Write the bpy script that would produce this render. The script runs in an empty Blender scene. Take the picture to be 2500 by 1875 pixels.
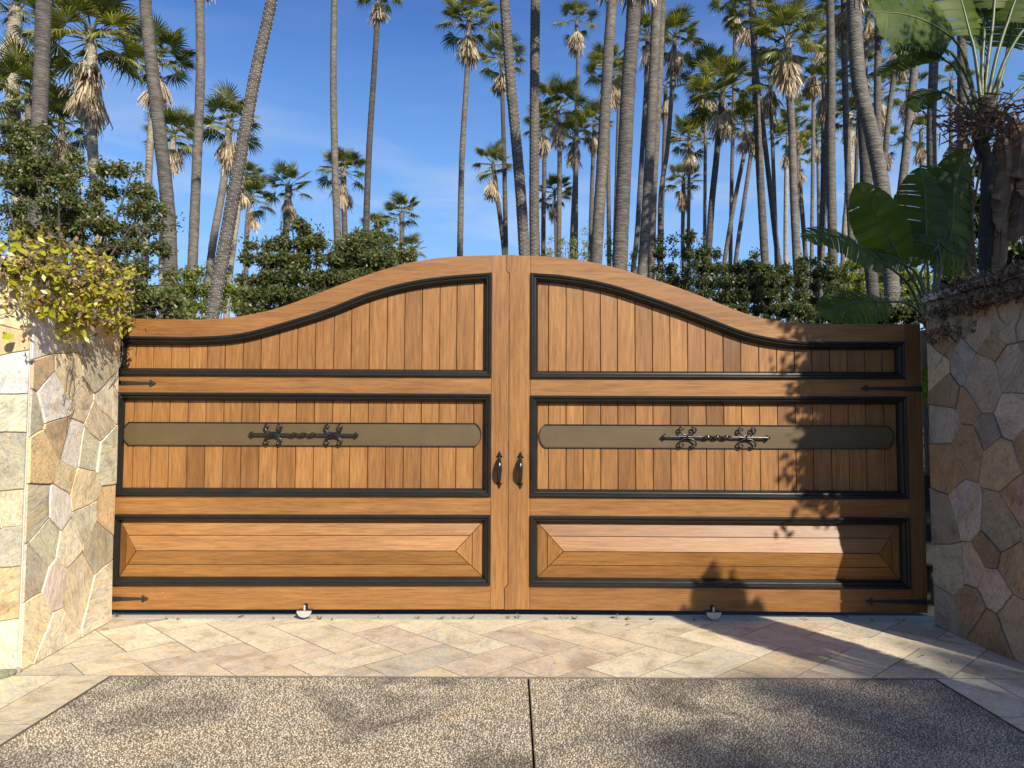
import bpy, bmesh, math, random
import numpy as np
from mathutils import Vector, Matrix, noise
random.seed(7); np.random.seed(7)
R = math.radians
C = bpy.context.scene.collection
S = bpy.context.scene

# ------------------------------------------------------------------ camera
F, PW, PH = 1800.0, 2500.0, 1875.0
CAM = Vector((0, 0, 1.55))
CM = Matrix.Rotation(R(90 + 3.1), 3, 'X') @ Matrix.Rotation(R(0.22), 3, 'Z')
cd = bpy.data.cameras.new('camera'); cam = bpy.data.objects.new('camera', cd); C.objects.link(cam)
cam.location = CAM; cam.rotation_euler = CM.to_euler()
cd.sensor_width = 36; cd.lens = F / PW * 36; cd.clip_start = .05; cd.clip_end = 3000
S.camera = cam

# ------------------------------------------------------------------ sun and sky
EL, AZ = R(33), R(28)
LDIR = Vector((-math.sin(AZ) * math.cos(EL), math.cos(AZ) * math.cos(EL), -math.sin(EL)))
sd = bpy.data.lights.new('sun', 'SUN'); sun = bpy.data.objects.new('sun', sd); C.objects.link(sun)
sd.energy = 5.0; sd.angle = R(.53); sd.color = (1.0, .93, .80)
sun.rotation_euler = LDIR.to_track_quat('-Z', 'Y').to_euler(); sun.location = (6, -10, 12)
w = bpy.data.worlds.new('World'); S.world = w; w.use_nodes = True
wn = w.node_tree; bg = wn.nodes['Background']
sky = wn.nodes.new('ShaderNodeTexSky'); sky.sky_type = 'NISHITA'; sky.sun_disc = False
sky.sun_elevation = EL; sky.sun_rotation = R(180) - AZ
sky.air_density = 1.0; sky.dust_density = .9; sky.ozone_density = 2.2
bg.inputs['Strength'].default_value = .08
# faint high wisps of cloud low in the sky
tc = wn.nodes.new('ShaderNodeTexCoord'); mp = wn.nodes.new('ShaderNodeMapping'); mp.inputs['Scale'].default_value = (1.3, 1.3, 5.0)
mp.inputs['Rotation'].default_value = (0, R(14), 0)
nz = wn.nodes.new('ShaderNodeTexNoise'); nz.inputs['Scale'].default_value = 3.1; nz.inputs['Detail'].default_value = 8; nz.inputs['Distortion'].default_value = .6
rp = wn.nodes.new('ShaderNodeValToRGB'); rp.color_ramp.elements[0].position = .46; rp.color_ramp.elements[1].position = .8
rp.color_ramp.elements[0].color = (0, 0, 0, 1); rp.color_ramp.elements[1].color = (.75, .75, .75, 1)
mx = wn.nodes.new('ShaderNodeMixRGB'); mx.inputs['Color2'].default_value = (6.0, 6.6, 7.2, 1)
hs = wn.nodes.new('ShaderNodeHueSaturation'); hs.inputs['Saturation'].default_value = 1.22; hs.inputs['Value'].default_value = 1.0
l = wn.links.new
l(tc.outputs['Generated'], mp.inputs['Vector']); l(mp.outputs[0], nz.inputs['Vector']); l(nz.outputs['Fac'], rp.inputs[0])
l(sky.outputs[0], hs.inputs['Color']); tn = wn.nodes.new('ShaderNodeMixRGB'); tn.blend_type = 'MULTIPLY'; tn.inputs['Fac'].default_value = 1; tn.inputs['Color2'].default_value = (.98, 1.08, 1.45, 1); l(hs.outputs[0], tn.inputs['Color1']); hz = wn.nodes.new('ShaderNodeMapRange'); hz.inputs[1].default_value = .50; hz.inputs[2].default_value = .02; hz.inputs[3].default_value = 0; hz.inputs[4].default_value = .85
sz_ = wn.nodes.new('ShaderNodeSeparateXYZ'); l(tc.outputs['Generated'], sz_.inputs[0]); l(sz_.outputs['Z'], hz.inputs[0])
hm = wn.nodes.new('ShaderNodeMixRGB'); hm.inputs['Color2'].default_value = (3.2, 5.9, 9.2, 1); l(hz.outputs[0], hm.inputs['Fac']); l(tn.outputs[0], hm.inputs['Color1']); l(hm.outputs[0], mx.inputs['Color1']); sx = wn.nodes.new('ShaderNodeSeparateXYZ'); l(tc.outputs['Generated'], sx.inputs[0])
lo_ = wn.nodes.new('ShaderNodeMapRange'); lo_.inputs[1].default_value = .42; lo_.inputs[2].default_value = .12; lo_.inputs[3].default_value = .12; lo_.inputs[4].default_value = 1.5
l(sx.outputs['Z'], lo_.inputs[0]); ml = wn.nodes.new('ShaderNodeMath'); ml.operation = 'MULTIPLY'; l(rp.outputs[0], ml.inputs[0]); l(lo_.outputs[0], ml.inputs[1]); l(ml.outputs[0], mx.inputs['Fac']); l(mx.outputs[0], bg.inputs['Color'])
S.view_settings.view_transform = 'Standard'; S.view_settings.look = 'None'
S.view_settings.exposure = 0.56; S.view_settings.gamma = 1; S.view_settings.use_curve_mapping = False
S.render.engine = 'CYCLES'; S.cycles.max_bounces = 6; S.cycles.transparent_max_bounces = 4

# ------------------------------------------------------------------ measuring helpers: a photo pixel cast onto a real plane
def ray(px, py): return CM @ Vector(((px - PW / 2) / F, (PH / 2 - py) / F, -1))
def hit(px, py, p0, n):
    d = ray(px, py); n = Vector(n); return CAM + d * ((Vector(p0) - CAM).dot(n) / d.dot(n))
def on_g(px, py, z=0): return hit(px, py, (0, 0, z), (0, 0, 1))
def on_y(px, py, Y): return hit(px, py, (0, Y, 0), (0, 1, 0))
def hsh(*a):
    x = math.sin(sum(v * k for v, k in zip(a, (12.9898, 78.233, 37.719, 4.581)))) * 43758.5453
    return x - math.floor(x)

# ------------------------------------------------------------------ object helpers
def tag(o, label=None, cat=None, group=None, kind=None):
    if label: o['label'] = label
    if cat: o['category'] = cat
    if group: o['group'] = group
    if kind: o['kind'] = kind
    return o
def empty(name, loc, label, cat, group=None, rz=0):
    o = bpy.data.objects.new(name, None); C.objects.link(o); o.location = loc; o.rotation_euler = (0, 0, rz); o.empty_display_size = .2
    return tag(o, label, cat, group)
def link(name, me, parent=None, loc=None, rot=None, scale=None, color=None):
    o = bpy.data.objects.new(name, me); C.objects.link(o)
    if parent: o.parent = parent
    if loc is not None: o.location = loc
    if rot is not None: o.rotation_euler = rot
    if scale is not None: o.scale = (scale,) * 3 if not hasattr(scale, '__len__') else scale
    if color is not None: o.color = (*color, 1)
    return o
class MB:
    def __init__(s): s.v = []; s.f = []; s.m = []; s.mi = 0
    def add(s, vs, fs):
        b = len(s.v); s.v += [tuple(v) for v in vs]; s.f += [tuple(i + b for i in f) for f in fs]; s.m += [s.mi] * len(fs); return s
    def box(s, a, b):
        (x0, y0, z0), (x1, y1, z1) = a, b
        return s.add([(x0,y0,z0),(x1,y0,z0),(x1,y1,z0),(x0,y1,z0),(x0,y0,z1),(x1,y0,z1),(x1,y1,z1),(x0,y1,z1)],
                     [(0,3,2,1),(4,5,6,7),(0,1,5,4),(1,2,6,5),(2,3,7,6),(3,0,4,7)])
    def tube(s, pts, rad, n=8, cap=True, twist=0, sq=1):
        pts = [Vector(p) for p in pts]; m = len(pts)
        rad = rad if hasattr(rad, '__len__') else [rad] * m
        vs = []; up = None
        for i, p in enumerate(pts):
            t = (pts[min(i + 1, m - 1)] - pts[max(i - 1, 0)]).normalized()
            if up is None: up = t.cross(Vector((0, 0, 1)) if abs(t.z) < .9 else Vector((1, 0, 0))).normalized()
            up = (up - t * up.dot(t)).normalized(); q = t.cross(up)
            for k in range(n):
                a = 2 * math.pi * k / n + twist * i
                b0 = 2 * math.pi * k / n; tw = twist * i; e1 = up * math.cos(tw) + q * math.sin(tw); e2 = q * math.cos(tw) - up * math.sin(tw)
                vs.append(p + (e1 * math.cos(b0) + e2 * math.sin(b0) * sq) * rad[i])
        fs = [(i*n+k, i*n+(k+1) % n, (i+1)*n+(k+1) % n, (i+1)*n+k) for i in range(m - 1) for k in range(n)]
        if cap: fs += [tuple(range(n))[::-1], tuple((m-1)*n + k for k in range(n))]
        return s.add(vs, fs)
    def mesh(s, name, mats, smooth=False):
        me = bpy.data.meshes.new(name); me.from_pydata(s.v, [], s.f)
        for m in (mats if isinstance(mats, (list, tuple)) else [mats]): me.materials.append(m)
        if any(s.m): me.polygons.foreach_set('material_index', s.m)
        if smooth: me.polygons.foreach_set('use_smooth', [True] * len(s.f))
        me.update(); return me
    def build(s, name, mats, parent=None, smooth=False, **k): return link(name, s.mesh(name, mats, smooth), parent, **k)
def np_mesh(name, V, Fc, mats, smooth=False, col=None, midx=None):
    me = bpy.data.meshes.new(name); nv, nf, k = len(V), len(Fc), Fc.shape[1]
    me.vertices.add(nv); me.vertices.foreach_set('co', V.astype(np.float32).ravel())
    me.loops.add(nf * k); me.loops.foreach_set('vertex_index', Fc.astype(np.int32).ravel())
    me.polygons.add(nf); me.polygons.foreach_set('loop_start', np.arange(0, nf * k, k, dtype=np.int32))
    if smooth: me.polygons.foreach_set('use_smooth', np.ones(nf, dtype=bool))
    if midx is not None: me.polygons.foreach_set('material_index', midx.astype(np.int32))
    for m in (mats if isinstance(mats, (list, tuple)) else [mats]): me.materials.append(m)
    if col is not None:
        a = me.color_attributes.new('tone', 'FLOAT_COLOR', 'POINT'); a.data.foreach_set('color', col.astype(np.float32).ravel())
    me.update(calc_edges=True); return me
def inset(poly, d):
    """shrink a counter-clockwise 2-D polygon by d (mitred)"""
    n = len(poly); out = []
    for i in range(n):
        a, b, c = Vector(poly[i-1]), Vector(poly[i]), Vector(poly[(i+1) % n])
        e1 = (b - a); e2 = (c - b)
        if e1.length < 1e-6: e1 = e2
        if e2.length < 1e-6: e2 = e1
        n1 = Vector((-e1.y, e1.x)).normalized(); n2 = Vector((-e2.y, e2.x)).normalized()
        m = n1 + n2
        if m.length < .2: m = n1
        m.normalize(); k = min(1 / max(m.dot(n1), .35), 2.2); out.append(tuple(b + m * d * k))
    return out
def ccw(poly):
    a = sum(poly[i-1][0] * poly[i][1] - poly[i][0] * poly[i-1][1] for i in range(len(poly)))
    return list(poly) if a > 0 else list(poly)[::-1]
def slab(mb, poly, y0, y1, bev=.003, fr=None):
    """poly in (x,z), front at y0 (towards the viewer, -y), back at y1, chamfered front edge; fr maps (x,y,z) to the final frame"""
    poly = ccw(poly); n = len(poly); ins = inset(poly, bev); fr = fr or (lambda x, y, z: (x, y, z))
    vs = [fr(x, y0, z) for x, z in ins] + [fr(x, y0 + bev, z) for x, z in poly] + [fr(x, y1, z) for x, z in poly]
    fs = [tuple(range(n))]
    for k in (0, 1): fs += [(k*n+i, (k+1)*n+i, (k+1)*n+(i+1) % n, k*n+(i+1) % n) for i in range(n)]
    fs.append(tuple(2*n + i for i in range(n))[::-1])
    return mb.add(vs, fs)
def clip(poly, p, n):
    """keep the side of the line through p where (q-p).n <= 0"""
    out = []
    for i in range(len(poly)):
        a, b = poly[i-1], poly[i]
        da = (a[0]-p[0])*n[0] + (a[1]-p[1])*n[1]; db = (b[0]-p[0])*n[0] + (b[1]-p[1])*n[1]
        if (da <= 0) != (db <= 0):
            t = da / (da - db); out.append((a[0] + (b[0]-a[0])*t, a[1] + (b[1]-a[1])*t))
        if db <= 0: out.append(b)
    return out
def area(poly): return abs(sum(poly[i-1][0]*poly[i][1] - poly[i][0]*poly[i-1][1] for i in range(len(poly)))) / 2
def interp(pts, x):
    if x <= pts[0][0]: return pts[0][1]
    for (x0, y0), (x1, y1) in zip(pts, pts[1:]):
        if x <= x1: return y0 + (y1 - y0) * (x - x0) / (x1 - x0)
    return pts[-1][1]
def spline(pts, k=6):
    P = [Vector(p) for p in pts]; P = [P[0]*2 - P[1]] + P + [P[-1]*2 - P[-2]]; out = []
    for i in range(1, len(P) - 2):
        for j in range(k):
            t = j / k; a, b, c, d = P[i-1], P[i], P[i+1], P[i+2]
            out.append(.5 * ((2*b) + (c-a)*t + (2*a-5*b+4*c-d)*t*t + (3*b-a-3*c+d)*t**3))
    return out + [P[-2]]

# ------------------------------------------------------------------ materials
def mat(name):
    m = bpy.data.materials.new(name); m.use_nodes = True; nt = m.node_tree
    return m, nt, nt.nodes['Principled BSDF'], nt.nodes.new, nt.links.new
def ramp(nt, stops):
    r = nt.nodes.new('ShaderNodeValToRGB'); e = r.color_ramp.elements
    while len(e) < len(stops): e.new(.5)
    for i, (p, c) in enumerate(stops): e[i].position = p; e[i].color = (*c, 1)
    return r
def coords(nt, scale, rnd=True, kind='Object', rot=(0, 0, 0)):
    N = nt.nodes.new; t = N('ShaderNodeTexCoord'); m = N('ShaderNodeMapping'); m.inputs['Scale'].default_value = scale; m.inputs['Rotation'].default_value = rot
    src = t.outputs[kind]
    if rnd:
        oi = N('ShaderNodeObjectInfo'); mu = N('ShaderNodeVectorMath'); mu.operation = 'SCALE'; mu.inputs[0].default_value = (37, 61, 53)
        ad = N('ShaderNodeVectorMath'); nt.links.new(oi.outputs['Random'], mu.inputs['Scale']); nt.links.new(src, ad.inputs[0]); nt.links.new(mu.outputs[0], ad.inputs[1]); src = ad.outputs[0]
    nt.links.new(src, m.inputs['Vector']); return m.outputs[0]
def noise_n(nt, vec, scale, detail=5, rough=.55, dist=0):
    n = nt.nodes.new('ShaderNodeTexNoise'); n.inputs['Scale'].default_value = scale; n.inputs['Detail'].default_value = detail
    n.inputs['Roughness'].default_value = rough; n.inputs['Distortion'].default_value = dist; nt.links.new(vec, n.inputs['Vector']); return n
def mixc(nt, mode, fac, a, b):
    m = nt.nodes.new('ShaderNodeMixRGB'); m.blend_type = mode
    for s, v in (('Fac', fac), ('Color1', a), ('Color2', b)):
        if hasattr(v, 'links'): nt.links.new(v, m.inputs[s])
        else: m.inputs[s].default_value = (*v, 1) if hasattr(v, '__len__') else v
    return m.outputs[0]
def bump(nt, h, strength, dist):
    b = nt.nodes.new('ShaderNodeBump'); b.inputs['Strength'].default_value = strength; b.inputs['Distance'].default_value = dist
    nt.links.new(h, b.inputs['Height']); return b.outputs[0]

def wood(name, axis, rnd=True):
    m, nt, p, N, L = mat(name)
    sc = (1, 1, .055) if axis == 'z' else (.055, 1, 1)
    v = coords(nt, sc, rnd)
    g = noise_n(nt, v, 48, 7, .66, .2); f = noise_n(nt, v, 120, 4, .75)
    v2 = coords(nt, (1, 1, .22) if axis == 'z' else (.22, 1, 1), rnd); bl = noise_n(nt, v2, 3.1, 4, .5, .8)
    base = ramp(nt, [(.26, (.158, .069, .019)), (.47, (.245, .113, .031)), (.72, (.325, .158, .046))]); L(g.outputs[0], base.inputs[0])
    blr = ramp(nt, [(.28, (.80, .77, .75)), (.5, (.98, .98, .98)), (.70, (1.16, 1.15, 1.12))]); L(bl.outputs[0], blr.inputs[0])
    c = mixc(nt, 'MULTIPLY', .8, base.outputs[0], blr.outputs[0])
    fr = ramp(nt, [(.36, (.68, .62, .56)), (.52, (1.03, 1.03, 1.03)), (.7, (1.08, 1.08, 1.08))]); L(f.outputs[0], fr.inputs[0])
    c = mixc(nt, 'MULTIPLY', .8, c, fr.outputs[0])
    # weathered grey-brown streaks
    v3 = coords(nt, (1, 1, .035) if axis == 'z' else (.035, 1, 1), rnd); st = noise_n(nt, v3, 9, 3, .6)
    sr = ramp(nt, [(.64, (0, 0, 0)), (.78, (.55, .55, .55))]); L(st.outputs[0], sr.inputs[0])
    c = mixc(nt, 'MIX', sr.outputs[0], c, (.15, .082, .044))
    oi = N('ShaderNodeObjectInfo'); rr = ramp(nt, [(0, (.62, .57, .54)), (.07, (.86, .83, .82)), (.3, (.98, .95, .91)), (.55, (1.06, 1.06, 1.03)), (.82, (1.14, 1.15, 1.14)), (1, (.88, .84, .82))]); L(oi.outputs['Random'], rr.inputs[0])
    c = mixc(nt, 'MULTIPLY', 1, c, rr.outputs[0])
    L(c, p.inputs['Base Color'])
    ro = N('ShaderNodeMapRange'); ro.inputs[3].default_value = .36; ro.inputs[4].default_value = .56; L(bl.outputs[0], ro.inputs[0]); L(ro.outputs[0], p.inputs['Roughness'])
    L(bump(nt, g.outputs[0], .25, .002), p.inputs['Normal']); p.inputs['Specular IOR Level'].default_value = .45
    return m
M_WV = wood('stained_wood_vertical_grain', 'z'); M_WH = wood('stained_wood_horizontal_grain', 'x')

def paint(name, col, rough, col2=None, metal=0, bs=.4, sc=60, bd=.001):
    m, nt, p, N, L = mat(name); v = coords(nt, (1, 1, 1)); n = noise_n(nt, v, sc, 5, .65)
    r = ramp(nt, [(.3, col), (.72, col2 or col)]); L(n.outputs[0], r.inputs[0]); L(r.outputs[0], p.inputs['Base Color'])
    p.inputs['Roughness'].default_value = rough; p.inputs['Metallic'].default_value = metal; L(bump(nt, n.outputs[0], bs, bd), p.inputs['Normal']); return m
m, nt, p, N, L = mat('black_painted_moulding')
v = coords(nt, (.08, 1, 1)); n1 = noise_n(nt, v, 60, 5, .7); n2 = noise_n(nt, coords(nt, (.5, 1, 1)), 9, 5, .65)
r = ramp(nt, [(.35, (.010, .010, .009)), (.62, (.018, .017, .015)), (.8, (.045, .042, .037))]); L(mixc(nt, 'MIX', .45, n1.outputs[0], n2.outputs[0]), r.inputs[0]); L(r.outputs[0], p.inputs['Base Color'])
p.inputs['Roughness'].default_value = .33; L(bump(nt, n1.outputs[0], .5, .0016), p.inputs['Normal']); p.inputs['Specular IOR Level'].default_value = .28; M_MOULD = m
M_IRON = paint('black_hammered_iron', (.008, .008, .008), .25, (.018, .017, .016), bs=.6, sc=90, bd=.0015)
M_IRONM = paint('matt_black_iron', (.010, .010, .010), .5, (.02, .019, .018), bs=.3)
M_PLATE = paint('olive_bronze_plate', (.080, .052, .020), .5, (.100, .067, .028), bs=.08, sc=6)
M_STEEL = paint('galvanised_steel', (.42, .40, .36), .4, (.52, .50, .46), metal=.3, bs=.2)
M_DARKB = paint('black_operator_box', (.006, .006, .007), .6, (.012, .012, .012))

def stone(name, grainy=1.0):
    m, nt, p, N, L = mat(name); oi = N('ShaderNodeObjectInfo')
    # each stone has its own bedding direction
    t = N('ShaderNodeTexCoord'); vr = N('ShaderNodeVectorRotate'); vr.rotation_type = 'EULER_XYZ'
    sm = N('ShaderNodeVectorMath'); sm.operation = 'SCALE'; sm.inputs[0].default_value = (9, 7, 11); L(oi.outputs['Random'], sm.inputs['Scale'])
    L(t.outputs['Object'], vr.inputs['Vector']); L(sm.outputs[0], vr.inputs['Rotation'])
    off = N('ShaderNodeVectorMath'); L(vr.outputs[0], off.inputs[0]); s2 = N('ShaderNodeVectorMath'); s2.operation = 'SCALE'; s2.inputs[0].default_value = (31, 17, 43); L(oi.outputs['Random'], s2.inputs['Scale']); L(s2.outputs[0], off.inputs[1])
    mp = N('ShaderNodeMapping'); mp.inputs['Scale'].default_value = (.16, 1, 1); L(off.outputs[0], mp.inputs['Vector'])
    st = noise_n(nt, mp.outputs[0], 17, 8, .68, 1.2); big = noise_n(nt, off.outputs[0], 4.2, 5, .6, .7); mf = N('ShaderNodeMapping'); mf.inputs['Scale'].default_value = (.30, 1, 1); L(off.outputs[0], mf.inputs['Vector']); fine = noise_n(nt, mf.outputs[0], 62, 6, .72, .8)
    warm = ramp(nt, [(.28, (.60, .62, .66)), (.40, (.92, .93, .95)), (.50, (1.08, 1.06, 1.0)), (.60, (1.18, 1.08, .88)), (.72, (1.05, .74, .44))]); L(st.outputs[0], warm.inputs[0])
    c = mixc(nt, 'MULTIPLY', 1, oi.outputs['Color'], warm.outputs[0])
    br = ramp(nt, [(.32, (.66, .60, .52)), (.46, (.98, .97, .95)), (.62, (1.14, 1.13, 1.10))]); L(big.outputs[0], br.inputs[0]); c = mixc(nt, 'MULTIPLY', .8, c, br.outputs[0])
    fr = ramp(nt, [(.36, (.55, .54, .51)), (.50, (1.02, 1.02, 1.02)), (.66, (1.16, 1.15, 1.12))]); L(fine.outputs[0], fr.inputs[0]); c = mixc(nt, 'MULTIPLY', .8 * grainy, c, fr.outputs[0])
    mp2 = N('ShaderNodeMapping'); mp2.inputs['Scale'].default_value = (.07, 1, 1); L(off.outputs[0], mp2.inputs['Vector']); vn = noise_n(nt, mp2.outputs[0], 46, 5, .6, 1.6); vr2 = ramp(nt, [(.56, (0, 0, 0)), (.66, (.5, .5, .5))]); L(vn.outputs[0], vr2.inputs[0]); lt = mixc(nt, 'MULTIPLY', 1, c, (1.45, 1.42, 1.32)); c = mixc(nt, 'MIX', vr2.outputs[0], c, lt)
    dr2 = ramp(nt, [(.30, (.6, .56, .50)), (.38, (1, 1, 1))]); L(vn.outputs[0], dr2.inputs[0]); c = mixc(nt, 'MULTIPLY', .9, c, dr2.outputs[0])
    L(c, p.inputs['Base Color']); p.inputs['Roughness'].default_value = .72
    h = mixc(nt, 'MIX', .35, st.outputs[0], fine.outputs[0]); L(bump(nt, h, 1.0 * grainy, .011), p.inputs['Normal']); return m
M_STONE = stone('split_quartzite'); M_PAVE = stone('paving_quartzite', .6)
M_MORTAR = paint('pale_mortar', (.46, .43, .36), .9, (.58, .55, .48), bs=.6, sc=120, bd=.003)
M_MORT_SHADE = paint('shade_toned_mortar', (.17, .155, .13), .95, (.25, .23, .20), bs=.6, sc=90, bd=.003)  # darker copy of the pale mortar, standing in for the right wall's shade
M_BED = paint('paving_grout', (.11, .09, .065), .95, (.20, .17, .13), sc=120, bd=.002)
M_COPE = paint('weathered_cement_coping', (.36, .33, .29), .9, (.52, .49, .44), bs=.8, sc=40, bd=.006)
M_THR = paint('worn_cement_strip', (.34, .30, .23), .9, (.50, .45, .36), bs=.7, sc=55, bd=.004)
M_SOIL = paint('dark_garden_soil', (.022, .018, .012), .95, (.05, .042, .025), bs=.9, sc=20, bd=.03)

def concrete(name, attr):
    m, nt, p, N, L = mat(name); v = coords(nt, (1, 1, 1), False)
    big = noise_n(nt, v, 1.7, 6, .62, .9); mid = noise_n(nt, v, 9, 5, .6)
    if attr:
        a = N('ShaderNodeVertexColor'); a.layer_name = 'tone'; c = a.outputs[0]
    else:
        vo = N('ShaderNodeTexVoronoi'); vo.inputs['Scale'].default_value = 80; L(v, vo.inputs['Vector'])
        rr = ramp(nt, [(0, (.27, .225, .155)), (.5, (.19, .16, .11)), (1, (.10, .082, .055))]); L(vo.outputs['Distance'], rr.inputs[0]); c = rr.outputs[0]
    br = ramp(nt, [(.30, (.36, .35, .35)), (.42, (.66, .64, .62)), (.52, (.98, .96, .92)), (.60, (1.04, .97, .86)), (.70, (.80, .66, .50))]); L(big.outputs[0], br.inputs[0]); c = mixc(nt, 'MULTIPLY', .95, c, br.outputs[0])
    mr = ramp(nt, [(.3, (.8, .8, .8)), (.7, (1.15, 1.15, 1.15))]); L(mid.outputs[0], mr.inputs[0]); c = mixc(nt, 'MULTIPLY', .8, c, mr.outputs[0])
    L(c, p.inputs['Base Color']); p.inputs['Roughness'].default_value = .7
    if not attr: L(bump(nt, vo.outputs['Distance'], .8, .006), p.inputs['Normal'])
    return m
M_CONC = concrete('exposed_aggregate_matrix', False); M_PEB = concrete('aggregate_pebbles', True)

def leafmat(name, c0, c1, c2, trans=.35, tcol=(1.6, 1.7, .6), rough=.42, attr=False):
    m, nt, p, N, L = mat(name); v = coords(nt, (1, 1, 1)); n = noise_n(nt, v, 7, 3)
    oi = N('ShaderNodeObjectInfo'); g = N('ShaderNodeNewGeometry')
    ad = N('ShaderNodeMath'); ad.operation = 'ADD'; L(oi.outputs['Random'], ad.inputs[0]); L(g.outputs['Random Per Island'], ad.inputs[1])
    a2 = N('ShaderNodeMath'); a2.operation = 'ADD'; L(ad.outputs[0], a2.inputs[0]); L(n.outputs[0], a2.inputs[1])
    a3 = N('ShaderNodeMath'); a3.operation = 'MULTIPLY'; a3.inputs[1].default_value = .36; L(a2.outputs[0], a3.inputs[0])
    r = ramp(nt, [(.2, c0), (.5, c1), (.85, c2)]); L(a3.outputs[0], r.inputs[0]); L(r.outputs[0], p.inputs['Base Color']); p.inputs['Roughness'].default_value = rough
    tr = N('ShaderNodeBsdfTranslucent'); L(mixc(nt, 'MULTIPLY', 1, r.outputs[0], tcol), tr.inputs['Color'])
    ms = N('ShaderNodeMixShader'); ms.inputs[0].default_value = trans; L(p.outputs[0], ms.inputs[1]); L(tr.outputs[0], ms.inputs[2]); L(ms.outputs[0], nt.nodes['Material Output'].inputs['Surface'])
    return m
M_PALM = leafmat('palm_frond_green', (.05, .062, .014), (.135, .145, .036), (.32, .29, .09), .4)
M_DEAD = leafmat('dry_palm_frond', (.18, .135, .09), (.40, .315, .205), (.62, .51, .35), .2, (1.2, 1.1, .9), .8)
M_TREE = leafmat('olive_green_foliage', (.060, .070, .022), (.155, .165, .055), (.32, .31, .13), .42)
M_DARKT = leafmat('dark_hedge_foliage', (.018, .024, .008), (.045, .058, .018), (.12, .135, .04), .3)
M_LIGHT = leafmat('yellow_green_foliage', (.10, .12, .02), (.17, .19, .035), (.30, .30, .06), .4)
M_VINE = leafmat('vine_leaf', (.18, .23, .015), (.36, .36, .022), (.55, .46, .04), .35, (1.4, 1.3, .5), .38)
M_VINEB = leafmat('rusty_vine_leaf', (.16, .07, .03), (.30, .14, .05), (.40, .25, .08), .25, (1.3, 1.0, .6), .5)
M_DRY = leafmat('dry_vine_leaf', (.085, .055, .030), (.17, .118, .070), (.31, .235, .15), .1, (1.1, 1, .9), .8)
M_BAN = leafmat('bird_of_paradise_leaf', (.045, .070, .012), (.065, .100, .016), (.11, .145, .022), .42, (2.6, 2.3, .3), .5)
M_BAND = leafmat('dead_bird_of_paradise_leaf', (.11, .055, .028), (.21, .12, .062), (.35, .22, .12), .25, (1.2, 1, .8), .75)
M_BAN.node_tree.nodes['Principled BSDF'].inputs['Specular IOR Level'].default_value = .18
M_STEM = paint('green_leaf_stalk', (.06, .085, .03), .45, (.12, .14, .05), sc=20)
M_TWIG = paint('grey_twig', (.12, .095, .07), .85, (.24, .20, .16), sc=40)
M_BARKD = paint('dark_branch_bark', (.035, .027, .02), .9, (.08, .065, .05), sc=30, bd=.01)
M_BULB = paint('little_clear_bulb', (.75, .75, .72), .3)
def trunkmat(name, c0, c1, c2, rs=9):
    m, nt, p, N, L = mat(name); v = coords(nt, (.35, .35, 1)); n = noise_n(nt, v, rs, 6, .6, .3); n2 = noise_n(nt, coords(nt, (1, 1, .3)), 1.3, 4)
    wv = N('ShaderNodeTexWave'); wv.bands_direction = 'Z'; wv.inputs['Scale'].default_value = 3.4; wv.inputs['Distortion'].default_value = 6.5; wv.inputs['Detail'].default_value = 3; wv.inputs['Detail Scale'].default_value = 2.5
    L(coords(nt, (1, 1, 1)), wv.inputs['Vector'])
    r = ramp(nt, [(.3, c0), (.5, c1), (.72, c2)]); L(n.outputs[0], r.inputs[0])
    wr = ramp(nt, [(.0, (.74, .73, .72)), (.25, (1, 1, 1)), (1, (1.05, 1.05, 1.05))]); L(wv.outputs[0], wr.inputs[0]); c = mixc(nt, 'MULTIPLY', .8, r.outputs[0], wr.outputs[0])
    b = ramp(nt, [(.3, (.75, .75, .78)), (.7, (1.15, 1.12, 1.05))]); L(n2.outputs[0], b.inputs[0]); c = mixc(nt, 'MULTIPLY', .9, c, b.outputs[0])
    oi = N('ShaderNodeObjectInfo'); tr_ = ramp(nt, [(0, (.55, .54, .53)), (.4, (.9, .89, .88)), (1, (1.2, 1.18, 1.14))]); L(oi.outputs['Random'], tr_.inputs[0]); c = mixc(nt, 'MULTIPLY', 1, c, tr_.outputs[0])
    L(c, p.inputs['Base Color']); p.inputs['Roughness'].default_value = .9; L(bump(nt, wv.outputs[0], .5, .02), p.inputs['Normal']); return m
M_TRUNK = trunkmat('grey_ringed_palm_bark', (.060, .052, .044), (.118, .104, .089), (.200, .180, .154))
M_TRUNKP = trunkmat('pale_palm_bark', (.16, .14, .112), (.265, .237, .192), (.39, .355, .30))
M_BOOT = paint('cut_frond_base', (.20, .15, .10), .85, (.50, .43, .33), sc=25, bd=.01)

# ================================================================== THE GROUND
def plane(name, x0, y0, x1, y1, z, m):
    o = MB().add([(x0,y0,z),(x1,y0,z),(x1,y1,z),(x0,y1,z)], [(0,1,2,3)]).build(name, m); return tag(o, kind='structure')
plane('ground', -900, -600, 900, 1500, -.06, M_SOIL)
XL, XR, YE, YP = -2.45, 2.60, on_g(1250, 1653).y, on_g(1250, 1514).y
XJ = on_g(1290, 1655).x
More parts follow.
